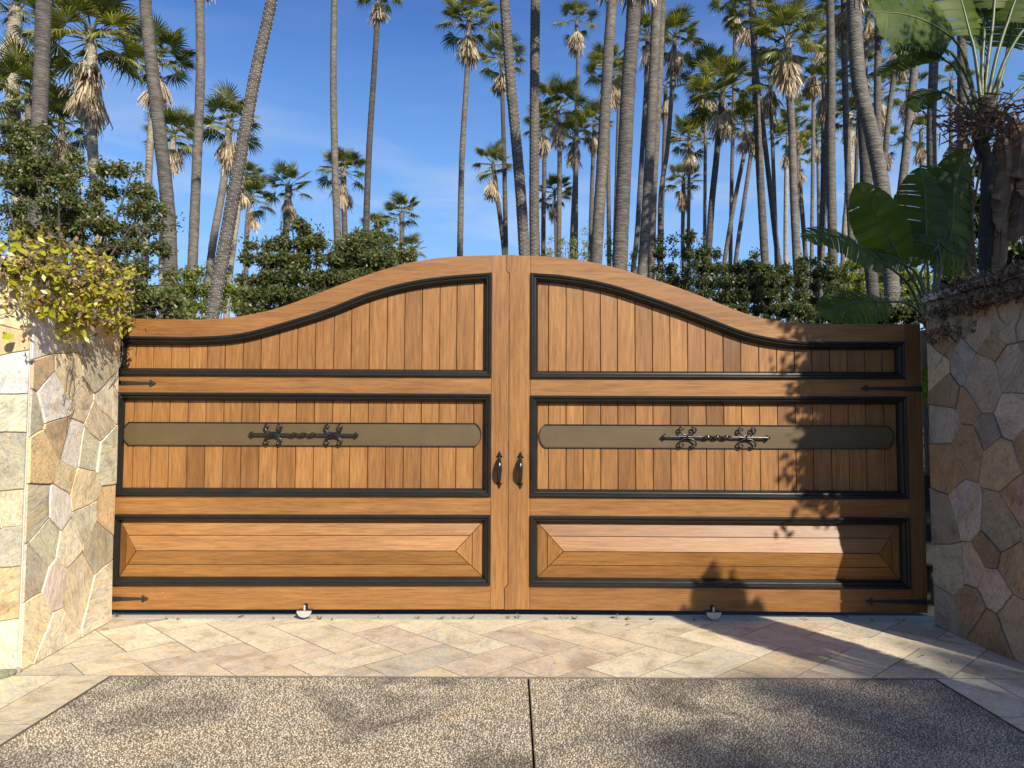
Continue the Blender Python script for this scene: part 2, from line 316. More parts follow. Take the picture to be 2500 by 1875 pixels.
# two exposed-aggregate slabs with an open joint between them
for nm, x0, x1 in (('driveway', XL + .001, XJ - .005), ('driveway', XJ + .005, XR - .001)):
    o = MB().box((x0, -12, -.055), (x1, YE - .001, -.006)).build(nm, M_CONC); tag(o, kind='structure')
def pebbles():
    sp = .0128; xs, ys = [], []
    ny = int((YE - 2.7) / (sp * .866)); nx = int((XR - XL) / sp)
    gx, gy = np.meshgrid(np.arange(nx), np.arange(ny)); X = XL + .008 + (gx + .5 * (gy % 2)) * sp; Y = 2.7 + gy * sp * .866
    X = X.ravel() + np.random.uniform(-.45, .45, X.size) * sp; Y = Y.ravel() + np.random.uniform(-.45, .45, Y.size) * sp
    k = (np.abs(X - XJ) > .009) & (X < XR - .006) & (Y < YE - .006) & (X > XL + .006); X, Y = X[k], Y[k]; n = len(X)
    k = np.random.rand(n) < .93; X, Y = X[k], Y[k]; n = len(X)
    a = np.random.uniform(0, 6.28, n); r = np.random.uniform(.0050, .0080, n); e = np.random.uniform(.55, 1, n); h = np.random.uniform(.0015, .0085, n)
    V = np.zeros((n, 7, 3))
    for j in range(6):
        t = j * math.pi / 3; lx = np.cos(t) * r; ly = np.sin(t) * r * e
        V[:, j, 0] = X + lx * np.cos(a) - ly * np.sin(a); V[:, j, 1] = Y + lx * np.sin(a) + ly * np.cos(a); V[:, j, 2] = -.0075
    V[:, 6] = np.stack([X + np.random.uniform(-1, 1, n) * r * .3, Y + np.random.uniform(-1, 1, n) * r * .3, -.0065 + h], 1)
    b = np.arange(n)[:, None, None] * 7; tri = np.array([[j, (j + 1) % 6, 6] for j in range(6)])[None]
    pal = np.array([(.49, .42, .31), (.53, .47, .36), (.44, .37, .27), (.58, .52, .42), (.41, .36, .27), (.47, .42, .33), (.24, .20, .15)])
    c = pal[np.random.choice(7, n, p=[.2, .25, .15, .15, .1, .1, .05])] * np.random.uniform(.85, 1.12, (n, 1))
    col = np.ones((n, 7, 4)); col[:, :, :3] = c[:, None]
    o = link('aggregate_pebbles', np_mesh('aggregate_pebbles', V.reshape(-1, 3), (b + tri).reshape(-1, 3), M_PEB, True, col.reshape(-1, 4)))
    tag(o, 'tan and grey pebbles set close together in the driveway concrete', 'gravel', kind='stuff')
pebbles()

# herringbone flagstones
PAL_P = [(.56,.49,.37),(.53,.44,.31),(.46,.37,.29),(.42,.39,.31),(.60,.54,.41),(.54,.43,.29),(.38,.36,.30),(.57,.50,.37),(.47,.39,.32),(.52,.48,.37)]
pave = empty('flagstone_paving', (0, (YE + YP) / 2, 0), 'herringbone apron of cream, pink and grey flagstones in front of the gate', 'paving')
pave['kind'] = 'structure'; del pave['category']
bed = MB().box((-3.4, 1.2, -.05), (-2.456, YE, -.003)); bed.box((2.606, 1.2, -.05), (3.7, YE, -.003)); bed.box((-3.4, YE + .002, -.05), (3.7, YP, -.003)); bed.build('grout_bed', M_BED, pave, loc=(0, -pave.location.y, 0))
def paver(poly, hint=None):
    poly = ccw(poly)
    if area(poly) < .0012 or len(poly) < 3: return
    cx = sum(p[0] for p in poly) / len(poly); cy = sum(p[1] for p in poly) / len(poly)
    poly = inset(poly, .0020); dz = (hsh(cx, cy) - .5) * .0012; tx, ty = (hsh(cy, cx) - .5) * .003, (hsh(cx * 2, cy) - .5) * .003
    mb = MB(); slab(mb, [(x - cx, y - cy) for x, y in poly], 0, .03, .0012, fr=lambda x, y, z: (x, z, -y + dz + x * tx + z * ty))
    n_ = len(poly); mb.m = [0] + [1] * (2 * n_) + [0]
    c = hint or PAL_P[int(hsh(cx * 3.1, cy * 1.7) * len(PAL_P))]
    mb.build('paver', [M_PAVE, M_BED], pave, loc=(cx, cy - pave.location.y, 0), color=[v * (.92 + .16 * hsh(cx, cy, 3)) for v in c])
PAL_P = [tuple(.68 * v + .32 * m_ for v, m_ in zip(c, (.53, .46, .35))) for c in PAL_P]
PWD = .335
def herring():
    a = on_g(394, 1651); ang = R(-46)
    ux = Vector((math.cos(ang), math.sin(ang))); uy = Vector((-ux.y, ux.x)); o = Vector((a.x, a.y))
    for i in range(-30, 30):
        for j in range(-30, 30):
            # classic 2:1 herringbone in units of PWD
            for (x0, y0, x1, y1) in ((i * 4 / 1 * 0 + i + j * 2, i - j * 2, 0, 0),):
                for kind in (0, 1):
                    if kind == 0: r = (x0, y0, x0 + 2, y0 + 1)
                    else: r = (x0, y0 + 1, x0 + 1, y0 + 3)
                    P = [(r[0], r[1]), (r[2], r[1]), (r[2], r[3]), (r[0], r[3])]
                    P = [tuple(o + ux * (x * PWD) + uy * (y * PWD)) for x, y in P]
                    P = clip(P, (0, YE + .003), (0, -1)); 
                    if len(P) > 2: P = clip(P, (0, YP - .002), (0, 1))
                    if len(P) > 2: P = clip(P, (-3.35, 0), (-1, 0))
                    if len(P) > 2: P = clip(P, (3.6, 0), (1, 0))
                    if len(P) > 2: paver(P)
herring()
for sgn, xe in ((-1, XL), (1, XR)):           # the border courses beside the driveway
    y = YE
    for k in range(5):
        L_ = (.74, .62, .70, .66, .72)[k] * (1 if sgn < 0 else .8); a, b = xe + sgn * .004, xe + sgn * .31
        paver([(a, y), (b, y), (b, y - L_), (a, y - L_)], (.46, .41, .31) if sgn < 0 else (.46, .44, .38)); y -= L_
    y = YE
    for k in range(5):
        L_ = (.45, .7, .6, .7, .66)[k]; a, b = xe + sgn * .31, xe + sgn * .93
        paver([(a, y), (b, y), (b, y - L_), (a, y - L_)], (.48, .44, .33) if sgn < 0 else (.42, .41, .36)); y -= L_
YT = on_g(1250, 1501).y
o = MB()
nseg = 60
for k in range(nseg):
    x0, x1 = -3.5 + k * 7.2 / nseg, -3.5 + (k + 1) * 7.2 / nseg; 
    def yy(x): return YP + .004 + .006 * noise.noise((x * 3, 1, 0))
    o.add([(x0, yy(x0), -.04), (x1, yy(x1), -.04), (x1, YT, -.04), (x0, YT, -.04), (x0, yy(x0), .002), (x1, yy(x1), .002), (x1, YT, .006), (x0, YT, .006)], [(0,1,5,4),(4,5,6,7),(2,3,7,6)])
o = o.build('threshold_strip', M_THR); tag(o, kind='structure')

# ================================================================== THE GATE
YG = 6.0
XC = on_y(1240.5, 1200, YG).x
GD = .045                       # depth from frame face to panel face
def leaf_frame(side):
    th = R(1.1) * (-side); Rm = Matrix.Rotation(th, 3, 'Z'); O = Vector((XC, YG, 0))
    def loc(px, py, y=0):
        p = hit(px, py, O + Rm @ Vector((0, y, 0)), Rm @ Vector((0, -1, 0))); q = Rm.inverted() @ (p - O); return (q.x, q.z)
    return th, loc
def moulding(parent, outer, groups, prof, mtl):
    """sweep a profile (w, y) round a closed ccw outline; groups = index ranges, one part per side"""
    outer = ccw(outer) if False else outer
    rings = [[(x, y, z) for (x, z) in inset(outer, w)] for w, y in prof]; n = len(outer)
    for (a, b) in groups:
        mb = MB(); idx = [i % n for i in range(a, b + 1)]; k = len(idx); vs = [r[i] for r in rings for i in idx]; np_ = len(prof)
        fs = [(j*k+i, j*k+i+1, (j+1)*k+i+1, (j+1)*k+i) for j in range(np_ - 1) for i in range(k - 1)]
        mb.add(vs, fs); mb.build('moulding', mtl, parent)
PROF = [(0, .004), (0, -.010), (.004, -.022), (.012, -.028), (.021, -.027), (.027, -.020), (.030, -.012), (.036, -.012), (.043, -.010), (.052, .004), (.060, .020), (.064, GD + .002)]
def mline(loc, pts): return [loc(*p) for p in pts]

def strap(side, loc, leaf, tip, root):
    (x0, z0), (x1, z1) = loc(*tip), loc(*root); s = 1 if x1 > x0 else -1; L_ = abs(x1 - x0); mb = MB()
    def fx(u, v): return (x0 + s * u, z0 + (z1 - z0) * u / L_ + v)
    body = [(.055, .0085), (L_ - .002, .021), (L_ - .002, -.021), (.055, -.0085)]
    slab(mb, [fx(*q) for q in body], -.007, -.0005, .0015)
    head = [(0, 0), (.012, .010), (.030, .017), (.036, .010), (.030, .006), (.034, .019), (.043, .028), (.052, .025), (.050, .017), (.046, .014), (.060, .008)]
    head = [(0, 0), (.014, .012), (.030, .016), (.036, .011), (.036, .022), (.044, .028), (.054, .024), (.050, .012), (.062, .008)]
    head = head + [(u, -v) for u, v in head[:0:-1]]
    slab(mb, [fx(*q) for q in head], -.010, -.0005, .002)
    o = mb.build('strap_hinge', M_IRONM, leaf)
    rv = MB()
    for u in (.042, L_ * .7): 
        cx, cz = fx(u, 0); rv.tube([(cx, -.009, cz), (cx, -.014, cz)], [.006, .003], 8)
    rv.build('rivet', M_IRON, o)
def spiral(c, r0, a0, turns, sgn, n=22):
    return [(c[0] + r0 * (1 - .72 * i / n) * math.cos(a0 + sgn * turns * 6.283 * i / n), c[1] + r0 * (1 - .72 * i / n) * math.sin(a0 + sgn * turns * 6.283 * i / n)) for i in range(n + 1)]
def ornament(leaf, loc, xa, xb, s1, s2, y):
    (ax, az), (bx, bz) = loc(xa, y[0]), loc(xb, y[1]); c1, c2 = loc(s1, (y[0]+y[1])/2)[0], loc(s2, (y[0]+y[1])/2)[0]
    o = empty('iron_ornament', (0, 0, 0), None, None); o.parent = leaf
    z = lambda x: az + (bz - az) * (x - ax) / (bx - ax); yb = GD - .034
    t0, t1 = c1 + (c2 - c1) * .27, c1 + (c2 - c1) * .74
    mb = MB(); mb.tube([(ax + .02, yb, z(ax + .02)), (t0, yb, z(t0))], .0085, 8); mb.tube([(t1, yb, z(t1)), (bx - .02, yb, z(bx - .02))], .0085, 8)
    n = 46; mb.tube([(t0 + (t1 - t0) * i / n, yb, z(t0)) for i in range(n + 1)], .0160, 4, twist=R(360 * 1.5 / n), sq=.40); mb.build('bar', M_IRON, o, smooth=False)
    for x, s in ((ax, 1), (bx, -1)):
        h = [(0, 0), (.014, .013), (.022, .012), (.022, .020), (.031, .023), (.034, .012), (.030, .007)]; h = h + [(u, -v) for u, v in h[:0:-1]]
        mb = MB(); slab(mb, [(x + s * u, z(x) + v) for u, v in h], yb - .006, yb + .012, .003); mb.tube([(x + s * .028, yb + .010, z(x)), (x + s * .028, GD, z(x))], .007, 8); mb.build('finial', M_IRON, o)
    for c in (c1, c2):
        mb = MB(); mb.tube([(c - .005, yb, z(c) - .012), (c - .005, yb - .012, z(c) - .012), (c - .005, yb - .012, z(c) + .012), (c - .005, yb, z(c) + .012)], .005, 6); mb.build('collar', M_IRON, o)
        for sz in (1, -1):
            for sx in (1, -1):
                ctl = [(0, .012), (.030, .017), (.056, .032), (.069, .054), (.062, .074), (.046, .079), (.035, .068), (.040, .055), (.050, .058)]
                path = [tuple(v) for v in spline([(c + sx * u, yb + .002 - .001 * q, z(c) + sz * v) for q, (u, v) in enumerate(ctl)], 4)]
                k = len(path); mb = MB(); mb.tube(path, [.0074 - .0022 * i / k for i in range(k)], 7); 
                e = path[-1]; mb.tube([(e[0], e[1] - .004, e[2]), (e[0], e[1] + .006, e[2])], .0055, 8); mb.build('scroll', M_IRON, o, smooth=True)
def handle(leaf, loc, px, y0, y1):
    (x, zt), (_, zb) = loc(px, y0), loc(px, y1); H = zt - zb
    o = empty('pull_handle', (x, 0, (zt + zb) / 2), None, None); o.parent = leaf
    top = [(0, .151), (.010, .135), (.015, .122), (.011, .113), (.020, .116), (.026, .106), (.022, .099), (.012, .108), (.010, .095), (.016, .088)]
    mb = MB(); top = [(u, v * H / .302) for u, v in top]
    slab(mb, top + [(-u, v) for u, v in top[:0:-1]], -.012, -.0005, .004); mb.build('rosette', M_IRON, o)
    mb = MB(); bot = [(u * .92, -v) for u, v in top]; slab(mb, bot + [(-u, v) for u, v in bot[:0:-1]], -.012, -.0005, .004); mb.build('rosette', M_IRON, o)
    n = 22; pts, rr = [], []
    for i in range(n + 1):
        t = i / n; v = H * (.34 - .70 * t); b = math.sin(math.pi * t ** .72) ** .8 * .072 if 0 < t < 1 else 0
        pts.append((0, -.006 - b, v)); rr.append(.009 + .0105 * math.sin(math.pi * t ** .8) + .0007 * ((i * 7) % 3))
    mb = MB(); mb.tube(pts, rr, 8); mb.build('grip', M_IRON, o, smooth=True)

def build_leaf(side, g):
    th, loc = leaf_frame(side)
    leaf = empty('gate_leaf', (XC, YG, 0), g['label'], 'gate', 'the two leaves of the driveway gate', th)
    T = [loc(*p) for p in g['top']]; MO = [loc(*p) for p in g['mo']]
    T = [tuple(v) for v in spline([(*t, 0) for t in T], 5)]; T = [(v[0], v[1]) for v in T]
    MO = [(v[0], v[1]) for v in spline([(*t, 0) for t in MO], 5)]
    if side < 0: T.sort(); MO.sort()
    zb = loc(1240, 1488)[1]; xin_m = sum(loc(x, 1100)[0] for x in g['mi']) / len(g['mi'])   # moulding's outer line beside the meeting stile
    xou_m = sum(loc(*p)[0] for p in g['mx']) / len(g['mx']); xend = xou_m + side * .130
    ztop_e = T[0][1] if side < 0 else T[-1][1]
    Z = {k: (loc(*a)[1] + loc(*b)[1]) / 2 for k, (a, b) in g['z'].items()}
    lo, hi = min(xin_m, xou_m), max(xin_m, xou_m)
    # --- stiles and rails (butted end to end)
    s1 = sorted((xou_m + side * .001, xend)); zt_end = ztop_e - .001
    xo = sorted((xou_m, xend))
    def wpart(name, poly, m, y0=0, y1=.055, bev=.003):
        mb = MB(); slab(mb, poly, y0, y1, bev); return mb.build(name, m, leaf)
    stile_x = xou_m
    top_y = lambda x: interp(T, x); mo_y = lambda x: interp(MO, x)
    rail_z = [(zb, Z['l_bo']), (Z['l_to'], Z['m_bo']), (Z['m_to'], Z['u_bo'])]
    gap = .0008
    wpart('outer_stile', [(xo[0] + (gap if side > 0 else 0), zb), (xo[1] - (gap if side < 0 else 0), zb), (xo[1] - (gap if side < 0 else 0), ztop_e if side > 0 else top_y(xo[1])), (xo[0] + (gap if side > 0 else 0), ztop_e if side < 0 else top_y(xo[0]))], M_WV)
    for a, b in rail_z: wpart('rail', [(lo + gap, a), (hi - gap, a), (hi - gap, b + .004), (lo + gap, b + .004)] if False else [(lo + gap, a - (0 if a == zb else .004)), (hi - gap, a - (0 if a == zb else .004)), (hi - gap, b + .004), (lo + gap, b + .004)], M_WH)
    # arched top rail
    xs = [lo + gap + (hi - lo - 2 * gap) * i / 44 for i in range(45)]
    up = [(x, top_y(x)) for x in xs]; dn = [(x, mo_y(x) - .006) for x in xs]
    wpart('arched_rail', dn + up[::-1], M_WH)
    # meeting stile
    if side < 0:
        P = g['gap']; edge = [loc(*p) for p in P]
        wpart('meeting_stile', [(xin_m + gap, zb), *[(x, max(z, zb)) for x, z in edge[::-1]], (xin_m + gap, top_y(xin_m))], M_WV)
    else:
        wpart('meeting_stile', [(.012, zb), (xin_m - gap, zb), (xin_m - gap, top_y(xin_m)), (.012, top_y(xin_m) + .001)], M_WV)
        P = [loc(*p) for p in g['gap']]; Q = [loc(*p) for p in g['ast']]; k = .0045
        poly = [(x + k, max(z, zb)) for x, z in P] + Q[::-1]
        wpart('astragal', poly, M_WV, -.006, .0, .002)
    # --- panels
    zi = {}
    def frame(outline_z0, outline_top, bot, kind):
        pass
    MW = .064
    # upper (arched) panel moulding
    n = 40; xs = [lo + (hi - lo) * i / n for i in range(n + 1)]
    outl = [(lo, Z['u_bo']), (hi, Z['u_bo'])] + [(x, mo_y(x)) for x in xs[::-1]]
    moulding(leaf, outl, [(0, 1), (1, 2), (2, 2 + n), (2 + n, 3 + n)], PROF, M_MOULD)
    for b, t in ((Z['m_bo'], Z['m_to']), (Z['l_bo'], Z['l_to'])):
        outl = [(lo, b), (hi, b), (hi, t), (lo, t)]; moulding(leaf, outl, [(0, 1), (1, 2), (2, 3), (3, 4)], PROF, M_MOULD)
    # boards
    B = [loc(x, 850)[0] for x in g['boards']]; B = sorted([lo + MW - .012] + B + [hi - MW + .012])
    back = MB(); back.box((lo, GD + .012, zb + .01), (hi, GD + .03, min(ztop_e, 2.2) - .03))
    ux = [(x, mo_y(x) - .03) for x in xs]; slab(back, [(lo, Z['u_bo'] + .01), (hi, Z['u_bo'] + .01)] + ux[::-1], GD + .0125, GD + .029, 0)
    back.build('backing', M_MOULD, leaf)
    for a, b in zip(B, B[1:]):
        if b - a < .01: continue
        g_ = .0027; a2, b2 = a + g_, b - g_; j = (hsh(a * 9, side) - .5) * .002
        topz = [(b2 - (b2 - a2) * i / 4, mo_y(b2 - (b2 - a2) * i / 4) - MW * .82) for i in range(5)]
        wpart('board', [(a2, Z['u_bo'] + MW - .015), (b2, Z['u_bo'] + MW - .015), *topz], M_WV, GD + j, GD + .016, .0025)
    px0, pt, pb = g['plate']['x'], g['plate']['t'], g['plate']['b']
    pz1 = (loc(*pt[0])[1] + loc(*pt[1])[1]) / 2; pz0 = (loc(*pb[0])[1] + loc(*pb[1])[1]) / 2
    xa, xb = sorted((loc(*px0[0])[0], loc(*px0[1])[0])); sh = .042
    B2 = [v for v in B]
    B2[0] = lo + MW - .012; B2[-1] = hi - MW + .012
    for a, b in zip(B2, B2[1:]):
        if b - a < .01: continue
        g_ = .0027; a2, b2 = a + g_, b - g_; j = (hsh(a * 5, side) - .5) * .002; zlo, zhi = Z['m_bo'] + MW - .015, Z['m_to'] - MW + .015
        if a2 < xa + sh + .012 or b2 > xb - sh - .012: wpart('board', [(a2, zlo), (b2, zlo), (b2, zhi), (a2, zhi)], M_WV, GD + j, GD + .016, .0025)
        else:
            wpart('board', [(a2, zlo), (b2, zlo), (b2, pz0 + .003), (a2, pz0 + .003)], M_WV, GD + j, GD + .016, .0025)
            wpart('board', [(a2, pz1 - .003), (b2, pz1 - .003), (b2, zhi), (a2, zhi)], M_WV, GD + j, GD + .016, .0025)
    # recessed plate with its thin dark rim
    def plate_poly(d):
        h = (pz1 - pz0) / 2; cz = (pz0 + pz1) / 2; arcr = [(math.sin(R(a)), math.cos(R(a))) for a in range(-58, 59, 12)]
        right = [(xb - sh + sh * (math.cos(R(a)) - math.cos(R(62))) / (1 - math.cos(R(62))) - d, cz + (h - d) * math.sin(R(a)) / math.sin(R(62)) * .93) for a in range(-62, 63, 10)]
        left = [(xa + sh - sh * (math.cos(R(a)) - math.cos(R(62))) / (1 - math.cos(R(62))) + d, cz + (h - d) * math.sin(R(a)) / math.sin(R(62)) * .93) for a in range(62, -63, -10)]
        return [(xa + sh + .006, pz0 + d), (xb - sh - .006, pz0 + d), *right, (xb - sh - .006, pz1 - d), (xa + sh + .006, pz1 - d), *left]
    a, b, c = plate_poly(0), plate_poly(.0045), plate_poly(.0055); nn = len(a); mb = MB()
    ys = (GD - .002, GD - .016, GD - .016, GD - .004)
    rings = [[(x, ys[0], z) for x, z in a], [(x, ys[1], z) for x, z in a], [(x, ys[2], z) for x, z in b], [(x, ys[3], z) for x, z in c]]
    mb.add([v for r_ in rings for v in r_], [(k*nn+i, (k)*nn+(i+1) % nn, (k+1)*nn+(i+1) % nn, (k+1)*nn+i) for k in range(3) for i in range(nn)]); mb.build('plate_rim', M_IRONM, leaf)
    mb = MB(); mb.add([(x, GD - .0042, z) for x, z in a], [tuple(range(nn))]); mb.build('plate', M_PLATE, leaf)
    ornament(leaf, loc, *g['orn'])
    # raised pyramid panel
    zl, zh = Z['l_bo'] + MW - .012, Z['l_to'] - MW + .012; xl, xr = lo + MW - .012, hi - MW + .012
    (ra, rz1), (rb, rz2) = sorted([loc(*g['ridge'][0], ), loc(*g['ridge'][1])]); rz = (rz1 + rz2) / 2; yb, yr = GD - .002, GD - .074
    def pyr(name, pts, m): 
        mb = MB(); vs = []
        cx = sum(q[0] for q in pts) / len(pts); cz = sum(q[2] for q in pts) / len(pts)
        ff = [(q[0] + (cx - q[0]) * 0, q[1], q[2]) for q in pts]; n_ = len(ff)
        # tiny shrink so that open joints show
        e = .0028; sx = []
        poly = ccw([(q[0], q[2]) for q in pts]); ins = inset(poly, e)
        ymap = {}
        def yat(x, z):
            # plane through three points
            A, B_, C_ = Vector(pts[0]), Vector(pts[1]), Vector(pts[2]); nrm = (B_ - A).cross(C_ - A); return A.y - (nrm.x * (x - A.x) + nrm.z * (z - A.z)) / nrm.y
        jit = (hsh(cx, cz) - .5) * .0012
        fr_ = [(x, yat(x, z) + jit, z) for x, z in ins]; bk = [(x, yat(x, z) + .012, z) for x, z in ins]
        mb.add(fr_ + bk, [tuple(range(n_))] + [(i, n_ + i, n_ + (i + 1) % n_, (i + 1) % n_) for i in range(n_)]); mb.build(name, m, leaf)
    lerp = lambda A, B_, t: tuple(a_ + (b_ - a_) * t for a_, b_ in zip(A, B_))
    TL, TR, BL, BR, RA, RB = (xl, yb, zh), (xr, yb, zh), (xl, yb, zl), (xr, yb, zl), (ra, yr, rz), (rb, yr, rz)
    for (P, Q) in ((TL, TR), (BL, BR)):
        m1, m2 = lerp(P, RA, .5), lerp(Q, RB, .5)
        pyr('panel_plank', [P, Q, m2, m1], M_WH); pyr('panel_plank', [m1, m2, RB, RA], M_WH)
    for (P, Q, A) in ((TL, BL, RA), (TR, BR, RB)):
        m1, m2 = lerp(P, A, .42), lerp(Q, A, .42)
        pyr('panel_plank', [P, Q, m2, m1], M_WV); pyr('panel_plank', [m1, m2, A], M_WV)
    # nail heads and little filler spots
    for (px, py) in g['nails']:
        x, z = loc(px, py); mb = MB(); mb.tube([(x, .001, z), (x, -.0015, z)], [.0035, .0022], 6); mb.build('nail', M_STEEL, leaf)
    for tip, root in g['hinges']:
        strap(side, loc, leaf, tip, root)
    handle(leaf, loc, *g['handle'])
    # half-moon foot with its bolt
    fx, fy = g['foot']; x, z = loc(fx, fy); 
    ft = empty('gate_foot', (x, 0, zb), None, None); ft.parent = leaf
    r_ = .058; arc = [(r_ * math.cos(R(a)), .052 * math.sin(R(a))) for a in range(180, 361, 15)]
    mb = MB(); slab(mb, arc, -.075, -.055, .003, fr=lambda x, y, z: (x, y, z + .006)); mb.build('half_moon_plate', M_STEEL, ft)
    mb = MB(); mb.box((-.055, -.055, .002), (.055, .04, .008)); mb.build('bracket', M_IRONM, ft)
    mb = MB(); mb.tube([(0, -.055, .010), (0, -.055, .040)], .0085, 10); mb.tube([(0, -.055, .040), (0, -.055, .046)], [.0085, .005], 10); mb.build('bolt', M_STEEL, ft)
    mb = MB(); slab(mb, [(-.014, .004), (.014, .004), (.014, .045), (.009, .052), (-.009, .052), (-.014, .045)], -.0022, .0, .001); mb.build('slot', M_IRON, ft)
    return leaf

GL = dict(label='left leaf of the arched wooden gate, next to the sunlit stone wall', 
    top=[(150,776.5),(303,777.4),(400,778.6),(498.7,779.7),(581.6,772.4),(681,750.9),(800,706.6),(899.5,669.6),(999,641.4),(1098,627),(1198,623.2),(1240,622.6)],
    mo=[(200,820.2),(291,820.5),(400,821.6),(482,822),(581.6,815),(681,790.7),(800,753.5),(899.5,714.4),(999,687.9),(1098.4,673.6),(1202,665.5)],
    mi=[1201, 1199, 1196], mx=[(279.5, 880), (276.5, 1080), (273.5, 1330)],
    z=dict(u_bo=((290,917),(1190,920.3)), m_to=((290,956.6),(1190,962.3)), m_bo=((290,1212),(1190,1211)), l_to=((290,1256.5),(1190,1254.8)), l_bo=((290,1431),(1190,1427.8))),
    gap=[(1235.3,622.6),(1235.3,659.7),(1242.8,668),(1241.3,1000),(1240,1200),(1239.2,1427),(1230.5,1436.5),(1230.5,1488)],
    boards=[325.6,369,412.8,457.2,501,545,588.9,633,677.7,722.5,766.6,811.6,854.7,898.8,942.6,985.7,1028.8,1071.9,1114,1156.8],
    plate=dict(x=((294,1060),(1175.7,1060)), t=((308,1030.3),(1164,1031.8)), b=((308,1088),(1164,1089.6))),
    orn=(605, 875, 665.5, 813, (1059.5, 1061.5)), ridge=((336.3,1346),(1112.6,1340.8)),
    nails=[(360,1219.5),(317,1233),(341,1448),(371,1446.5),(397,1446),(380.5,1461),(402,1457)],
    hinges=[((382,936),(274,934.5)), ((363,1461.3),(266,1462))], handle=(1219.3,1101,1193.5), foot=(747.5,1490))
GRt = dict(label='right leaf of the arched wooden gate, half covered by leafy shadow', 
    top=[(1235,622.6),(1298,623.9),(1382.6,629.8),(1482,648),(1581.6,676.9),(1681,711),(1750,738),(1816,764),(1882.6,781),(1949,788.9),(2015,791),(2150,791.3),(2330,791.8)],
    mo=[(1293,665.7),(1382.6,673.6),(1482,692),(1581.6,722.7),(1681,757.5),(1750,784),(1816,808.8),(1882.6,824.3),(1949,832.4),(2015,834),(2120,834),(2240,833)],
    mi=[1294.8, 1294, 1293.5], mx=[(2209,835),(2214,1100),(2223,1400)],
    z=dict(u_bo=((1300,921.6),(2200,927.8)), m_to=((1300,963.6),(2200,970)), m_bo=((1300,1211.8),(2200,1220.6)), l_to=((1300,1256.8),(2200,1265)), l_bo=((1300,1428.2),(2200,1440.5))),
    gap=[(1235.3,622.6),(1235.3,659.7),(1242.8,668),(1241.3,1000),(1240,1200),(1239.2,1427),(1230.5,1436.5),(1230.5,1488)],
    ast=[(1262,622.6),(1261,659.7),(1253,668),(1252,1000),(1251.4,1200),(1250.8,1427),(1256.5,1436.5),(1256.5,1488)],
    boards=[1339.5,1382.6,1424.7,1467.2,1509.3,1552.4,1595.2,1638.3,1681.7,1725.5,1768.9,1812.3,1856.4,1900.2,1944,1987,2031,2074,2117,2160.5],
    plate=dict(x=((1316.3,1064),(2187.7,1070)), t=((1330,1033.6),(2176,1040.6)), b=((1330,1091.5),(2176,1098.8))),
    orn=(1615.4, 1882.6, 1679.4, 1824.6, (1065.5, 1069)), ridge=((1375.6,1343.8),(2141.8,1351)),
    nails=[(1323,942),(1438,942.5),(2105,1450),(2117,1456)], hinges=[((2100.8,948),(2252,949.5)), ((2113,1467.5),(2263,1469.5))], handle=(1270.6,1102,1194.5), foot=(1738,1494))
build_leaf(-1, GL); build_leaf(1, GRt)
# dark end of the gate operator in the gap beside the right wall
op = empty('gate_operator', (3.60, 6.55, 0), 'black metal operator box seen in the gap beside the shaded stone wall', 'gate motor')
MB().box((-.22, -.16, .35), (.26, .2, 1.10)).build('housing', M_DARKB, op); MB().box((-.24, -.18, 1.10), (.28, .22, 1.125)).build('lid', M_DARKB, op); MB().box((-.05, -.05, -.06), (.05, .05, .35)).build('leg', M_DARKB, op)

# ================================================================== STONE WALLS
HW = 2.555
def voro(seeds, dom, face, sub=3, amp=.012):
    cells = []; W_ = [(hsh(a * 3.7, b * 5.1) - .5) * .034 for a, b in seeds]
    for i, s in enumerate(seeds):
        P = list(dom)
        for j, t in enumerate(seeds):
            if i == j or len(P) < 3: continue
            dd = math.hypot(t[0]-s[0], t[1]-s[1]); q_ = .5 + (W_[i] - W_[j]) / (2 * dd * dd); P = clip(P, (s[0] + (t[0]-s[0]) * q_, s[1] + (t[1]-s[1]) * q_), (t[0] - s[0], t[1] - s[1]))
        if len(P) > 2 and area(P) > .001: cells.append((i, P))
    return cells
def wob(x, z, amp):
    return (x + amp * (noise.noise((x * 5, z * 5, 3.3)) + .35 * noise.noise((x * 19, z * 19, 1.3))), z + amp * (noise.noise((x * 5 + 9, z * 5, 8.1)) + .35 * noise.noise((x * 19, z * 19, 6.3))))
def clad(parent, O, U, Nn, Lf, seeds, cols, origin):
    """cover a wall face (origin O, horizontal axis U, outward normal N, length Lf) with thin irregular stones"""
    dom = [(.005, .0), (Lf - .004, .0), (Lf - .004, HW - .03), (.005, HW - .03)]
    for i, P in voro(seeds, dom, None):
        Q = []
        for a, b in zip(P, P[1:] + P[:1]):
            k = max(1, min(6, int(math.hypot(b[0]-a[0], b[1]-a[1]) / .045)))
            Q += [(a[0] + (b[0]-a[0]) * t / k, a[1] + (b[1]-a[1]) * t / k) for t in range(k)]
        Q2 = []
        for x, z in Q:
            wx, wz = wob(x, z, .014) if .03 < x < Lf - .03 and .02 < z < HW - .06 else (x, z); Q2.append((wx, wz))
        Q = ccw(Q2); Q = inset(Q, .0028); cx = sum(q[0] for q in Q) / len(Q); cz = sum(q[1] for q in Q) / len(Q)
        pr = .008 + .013 * hsh(cx, cz); tl, tv = (hsh(cz, cx) - .5) * .045, (hsh(cx * 3, cz) - .5) * .03
        base = O + U * cx + Vector((0, 0, cz)) - origin
        def fr(x, y, z): return tuple(U * (x) + Vector((0, 0, z)) + Nn * (-y + (x * tl + z * tv if y <= 0 else 0)))
        mb = MB(); slab(mb, [(x - cx, z - cz) for x, z in Q], -pr, .004, .004, fr=fr)
        c = cols[i]; mb.build('stone', M_STONE, parent, loc=base, color=[v * (.95 + .1 * hsh(cx, cz, 7)) for v in c])
